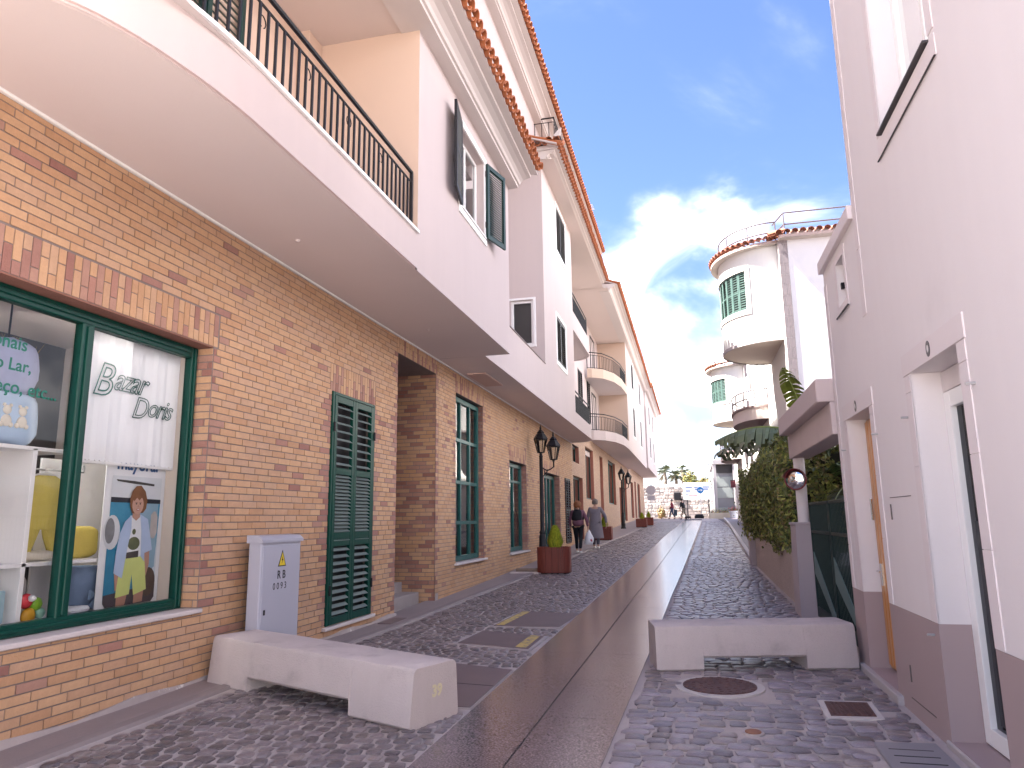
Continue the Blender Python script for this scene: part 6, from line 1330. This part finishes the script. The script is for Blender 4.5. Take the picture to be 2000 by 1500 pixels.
bush('leafy green yucca like shrub before the office columns', 5.2, 70.9, 1.6, .45, 1.6, 700, [(.2, .22, .12), (.3, .3, .2)], 12, size=.12)

# ================================================================ PEOPLE
SKIN = mat('skin', (.46, .27, .20), .55, .06, 8)
def skinmesh(name, V, E, Rr, m_, parent, sub=1):
    me = bpy.data.meshes.new(name); me.from_pydata(V, E, []); o = put(name, me, parent, local=True); md = o.modifiers.new('skin', 'SKIN'); md.use_smooth_shade = True
    for i, r in enumerate(Rr): sv = me.skin_vertices[0].data[i]; sv.radius = r if isinstance(r, tuple) else (r, r); sv.use_root = (i == 0)
    s = o.modifiers.new('sub', 'SUBSURF'); s.levels = sub; s.render_levels = sub
    dg = bpy.context.evaluated_depsgraph_get(); nm = bpy.data.meshes.new_from_object(o.evaluated_get(dg)); o.modifiers.clear(); o.data = nm; nm.materials.clear(); nm.materials.append(m_); nm.polygons.foreach_set('use_smooth', [True] * len(nm.polygons))
    return o
def hand(V, E, Rr, wi, w, d, side):
    """palm and five fingers grown from wrist vertex wi; d = direction of the fingers"""
    d = Vector(d).normalized(); s = Vector((0, 1, 0)); pl = len(V); V.append(tuple(Vector(w) + d * .07)); E.append((wi, pl)); Rr.append((.032, .018))
    for k, (o, L) in enumerate(((-.030, .065), (-.010, .078), (.010, .074), (.028, .058))):
        a = len(V); V.append(tuple(Vector(w) + d * .10 + s * o)); V.append(tuple(Vector(w) + d * (.10 + L * .55) + s * o + Vector((-side * .012, 0, 0)))); V.append(tuple(Vector(w) + d * (.10 + L) + s * o + Vector((-side * .03, 0, 0)))); E += [(pl, a), (a, a + 1), (a + 1, a + 2)]; Rr += [.0095, .0088, .0075]
    a = len(V); V.append(tuple(Vector(w) + d * .05 + s * .045)); V.append(tuple(Vector(w) + d * .09 + s * .062)); E += [(pl, a), (a, a + 1)]; Rr += [.011, .009]
def person(label, loc, rz, H, top, legs, hairm, hairr, coat=None, vest=None, stride=.16, armL=(.0, .0), armR=(.0, .0), shoes=None, bend=0.0, bulk=1.0):
    """figure facing +y in its own frame; arms: (forward swing, outward)"""
    t = thing('person', label, 'person', loc, rz); k = H / 1.7; S = lambda x, y, z: (x * k, (y + bend * max(0, z - .9)) * k, z * k)
    hipL, hipR = (-.09, 0, .90), (.09, 0, .90); kneeL, kneeR = (-.09, stride * .55 + .03, .50), (.09, -stride * .25 + .03, .50); ankL, ankR = (-.09, stride, .09), (.09, -stride, .10)
    def arm(s, a): sh = (s * .19, 0, 1.38); el = (s * (.25 + a[1]), a[0] * .5 - .03, 1.10); wr = (s * (.26 + a[1]), a[0] + .04, .86); return sh, el, wr
    aL, aR = arm(-1, armL), arm(1, armR)
    V = [S(0, 0, .95), S(0, .01, 1.15), S(0, 0, 1.36), S(0, .0, 1.46), S(0, .01, 1.52), S(0, .02, 1.60), S(0, .01, 1.66)]; E = [(i, i + 1) for i in range(6)]; Rr = [(.09 * k, .06 * k), (.11 * k, .08 * k), (.15 * k, .095 * k), (.055 * k, .05 * k), (.062 * k, .068 * k), (.075 * k, .088 * k), (.055 * k, .06 * k)]
    for h_, kn, an, s in ((hipL, kneeL, ankL, -1), (hipR, kneeR, ankR, 1)):
        a = len(V); V += [S(*h_), S(*kn), S(*an), S(an[0], an[1] + .13, .035)]; E += [(0, a), (a, a + 1), (a + 1, a + 2), (a + 2, a + 3)]; Rr += [.06 * k, .05 * k, .038 * k, .033 * k]
    for (sh, el, wr), s in ((aL, -1), (aR, 1)):
        a = len(V); V += [S(*sh), S(*el), S(*wr)]; E += [(2, a), (a, a + 1), (a + 1, a + 2)]; Rr += [.055 * k, .042 * k, .026 * k]; hand(V, E, Rr, a + 2, S(*wr), (0, .15, -1), s)
    body = skinmesh('body', V, E, Rr, SKIN, t)
    q = MB(); hz = S(0, .02, 1.60); q.add([(hz[0] - .012, hz[1] + .085 * k, hz[2] - .025), (hz[0] + .012, hz[1] + .085 * k, hz[2] - .025), (hz[0], hz[1] + .112 * k, hz[2] - .022), (hz[0], hz[1] + .085 * k, hz[2] + .02)], [(0, 1, 2), (1, 3, 2), (3, 0, 2)]); q.build('nose', SKIN, t, local=True)
    for s in (-1, 1): q = MB(); q.lathe([(0, -.01), (.010, 0), (0, .01)], 0, 0, 8); q.v = [(x + s * .03 * k, y + hz[1] + .078 * k, z + hz[2] + .005) for x, y, z in q.v]; q.build('eye', BLACKM, t, local=True)
    q = MB(); q.box(-.022 * k, .022 * k, hz[1] + .07 * k, hz[1] + .088 * k, hz[2] - .058, hz[2] - .048); q.build('mouth', mat('lips', (.32, .11, .10), .5), t, local=True)
    # trousers
    V = [S(0, 0, .98)]; E = []; Rr = [(.155 * k * bulk, .115 * k * bulk)]
    for h_, kn, an in ((hipL, kneeL, ankL), (hipR, kneeR, ankR)): a = len(V); V += [S(h_[0], h_[1], h_[2] - .03), S(*kn), S(an[0], an[1], an[2] + .03)]; E += [(0, a), (a, a + 1), (a + 1, a + 2)]; Rr += [.10 * k * bulk, .073 * k, .058 * k]
    skinmesh('trousers', V, E, Rr, legs, t)
    # top with sleeves
    V = [S(0, 0, .86), S(0, .0, 1.08), S(0, 0, 1.34), S(0, 0, 1.42)]; E = [(0, 1), (1, 2), (2, 3)]; Rr = [(.205 * k * bulk, .155 * k * bulk), (.185 * k * bulk, .145 * k * bulk), (.165 * k * bulk, .115 * k * bulk), (.10 * k, .075 * k)]
    for sh, el, wr in (aL, aR): a = len(V); V += [S(*sh), S(*el), S(wr[0], wr[1], wr[2] + .02)]; E += [(2, a), (a, a + 1), (a + 1, a + 2)]; Rr += [.075 * k, .062 * k, .048 * k]
    skinmesh('jacket' if not coat else 'coat_top', V, E, Rr, top, t)
    if vest: V = [S(0, 0, 1.02), S(0, -.005, 1.2), S(0, -.005, 1.38), S(0, 0, 1.48)]; skinmesh('vest', V, [(0, 1), (1, 2), (2, 3)], [(.21 * k * bulk, .17 * k * bulk), (.21 * k * bulk, .165 * k * bulk), (.19 * k * bulk, .15 * k * bulk), (.11 * k, .085 * k)], vest, t)
    if coat:
        q = MB(); prof_ = [(.17, 1.25), (.18, 1.05), (.20, .85), (.225, .6), (.245, .36)]; n = 24; V = []
        for r_, z_ in prof_:
            for i in range(n): a = 2 * math.pi * i / n; f = 1 + .06 * math.sin(5 * a) * (1.3 - z_); V.append(S(r_ * bulk * f * math.cos(a), r_ * .78 * bulk * f * math.sin(a), z_))
        q.add(V, [(j * n + i, (j + 1) * n + i, (j + 1) * n + (i + 1) % n, j * n + (i + 1) % n) for j in range(4) for i in range(n)]); smooth_angle(q.build('coat_skirt', coat, t, local=True), 60)
    # hair
    rr2 = random.Random(3); hz = Vector(S(0, .0, 1.615)); q = MB(); V = []; n, nv = 18, 10
    for j in range(nv + 1):
        b = -.75 + (math.pi / 2 + .75) * j / nv
        for i in range(n):
            a = 2 * math.pi * i / n; fr = max(0, math.sin(a)); rad = hairr * k * (1 + .07 * math.sin(5 * a + 3 * b) + .06 * rr2.uniform(-1, 1)); V.append((hz.x + rad * math.cos(b) * math.cos(a), hz.y - .012 + rad * math.cos(b) * math.sin(a) * (1 if fr < .3 else .78), hz.z + rad * 1.08 * math.sin(b)))
    q.add(V, [(j * n + i, j * n + (i + 1) % n, (j + 1) * n + (i + 1) % n, (j + 1) * n + i) for j in range(nv) for i in range(n)]); smooth_angle(q.build('hair', hairm, t, local=True), 60)
    for an in (ankL, ankR): V = [S(an[0], an[1] - .03, .05), S(an[0], an[1] + .05, .045), S(an[0], an[1] + .15, .035)]; skinmesh('shoe', V, [(0, 1), (1, 2)], [(.045 * k, .05 * k), (.045 * k, .045 * k), (.042 * k, .035 * k)], shoes or BLACKM, t)
    return t, S, aL, aR
AUB = mat('auburn_hair', (.20, .075, .03), .7, .3, 30, bump=.5); GHAIR = mat('grey_brown_hair', (.16, .13, .115), .7, .3, 30, bump=.5)
wx, wy = -3.62, 24.0
t1, S1, aL1, aR1 = person('woman with auburn hair, black vest and purple jacket walking away', (wx, wy, G(wx, wy) + .012), R(-6), 1.63, mat('purple_jacket', (.17, .075, .11), .85, .2, 6), mat('black_trousers', (.012, .012, .016), .8, .2, 5), AUB, .135, vest=mat('black_vest', (.008, .008, .011), .8, .2, 5), shoes=WHITE, armL=(.10, .04), armR=(.06, .06), stride=.12, bulk=1.18)
wx2, wy2 = -3.30, 26.0
t2, S2, aL2, aR2 = person('elderly person in a long grey coat walking beside the auburn haired woman', (wx2, wy2, G(wx2, wy2) + .012), R(-4), 1.70, mat('grey_wool_coat', (.20, .175, .20), .95, .12, 9, bump=.3), mat('grey_trousers', (.11, .10, .12), .9, .1, 5), GHAIR, .108, coat=MATS['grey_wool_coat'], armL=(.05, .02), armR=(-.02, .12), stride=.10, bend=.06, bulk=1.12, shoes=WHITE)
# white carrier bag in the right hand of the first woman
hp = Matrix.Translation(Vector((wx, wy, G(wx, wy) + .012))) @ Matrix.Rotation(R(-6), 4, 'Z') @ Vector(S1(aR1[2][0], aR1[2][1] + .02, aR1[2][2] - .10))
t = thing('shopping_bag', 'white plastic carrier bag with red print held by the auburn haired woman', 'bag', (hp.x, hp.y, hp.z - .45)); q = MB(); V = []; n = 16; prof_ = [(.02, 0.0), (.06, -.06), (.10, -.14), (.145, -.26), (.15, -.38), (.11, -.46), (.0, -.47)]
for r_, z_ in prof_:
    for i in range(n): a = 2 * math.pi * i / n; f = 1 + .12 * math.sin(3 * a + z_ * 20) + .08 * math.sin(7 * a); V.append((hp.x + .02 + r_ * f * math.cos(a), hp.y + r_ * .7 * f * math.sin(a), hp.z + z_))
q.add(V, [(j * n + i, (j + 1) * n + i, (j + 1) * n + (i + 1) % n, j * n + (i + 1) % n) for j in range(6) for i in range(n)]); smooth_angle(q.build('bag_body', mat('white_plastic_film', (.74, .74, .77), .4, .05, 9), t), 60); q = MB(); q.tube([(hp.x - .03, hp.y, hp.z - .08), (hp.x - .01, hp.y, hp.z + .03), (hp.x + .02, hp.y, hp.z + .03), (hp.x + .06, hp.y, hp.z - .08)], .008, 5); q.build('handle', MATS['white_plastic_film'], t); blob('red_print', None, None, (hp.x + .09, hp.y - .075, hp.z - .34), (.05, .02, .06), mat('red_print', (.5, .10, .12), .5), 1, .05, 10, 6, parent=t)
fx, fy = -1.55, 64.0
person('far person in a dark red top walking across the end of the street', (fx, fy, g(fy)), R(82), 1.66, mat('dark_red_top', (.16, .02, .035), .8, .1, 5), mat('navy_jeans', (.05, .06, .11), .85, .1, 5), GHAIR, .105, stride=.22, armL=(.12, .03), armR=(-.1, .05))
fx, fy = -.55, 62.0
person('far person in black jacket and khaki trousers bending over the granite path', (fx, fy, G(fx, fy) + .014), R(60), 1.68, mat('black_jacket', (.015, .015, .018), .8, .1, 5), mat('khaki_trousers', (.22, .19, .15), .9, .1, 5), mat('dark_hair', (.02, .018, .016), .6), .105, stride=.18, bend=.28, armL=(.22, .02), armR=(.12, .03))
t = thing('tote_bag', 'dark flat bag carried by the far person in dark red', 'bag', (-1.3, 63.7, 1.7)); MB().bbox(-1.40, -1.12, 63.55, 63.72, 1.72, 2.25, .03).build('bag_body', mat('dark_teal_cloth', (.05, .07, .09), .8), t); MB().tube([(-1.35, 63.63, 2.25), (-1.3, 63.63, 2.42), (-1.22, 63.63, 2.42), (-1.18, 63.63, 2.25)], .01, 5).build('strap', BLACKM, t)
t = thing('hand_cart', 'small dark wheeled cart at the end of the granite path', 'cart', (-.25, 61.4, g(61.4))); z0 = g(61.4)
MB().bbox(-.5, -.02, 61.2, 61.7, z0 + .12, z0 + .26, .03).build('tray', BLACKM, t)
for x_ in (-.48, -.04): q = MB(); q.tube([(x_ - .02, 61.3, z0 + .09), (x_ + .02, 61.3, z0 + .09)], .08, 12); q.build('wheel', MATS['dark_grey_metal'], t)
MB().tube([(-.26, 61.65, z0 + .2), (-.3, 61.9, z0 + .95)], .018, 6).build('handle', BLACKM, t)
for nm in [o.name for o in bpy.data.objects if o.type == 'EMPTY' and 'label' not in o]: print('no label', nm)
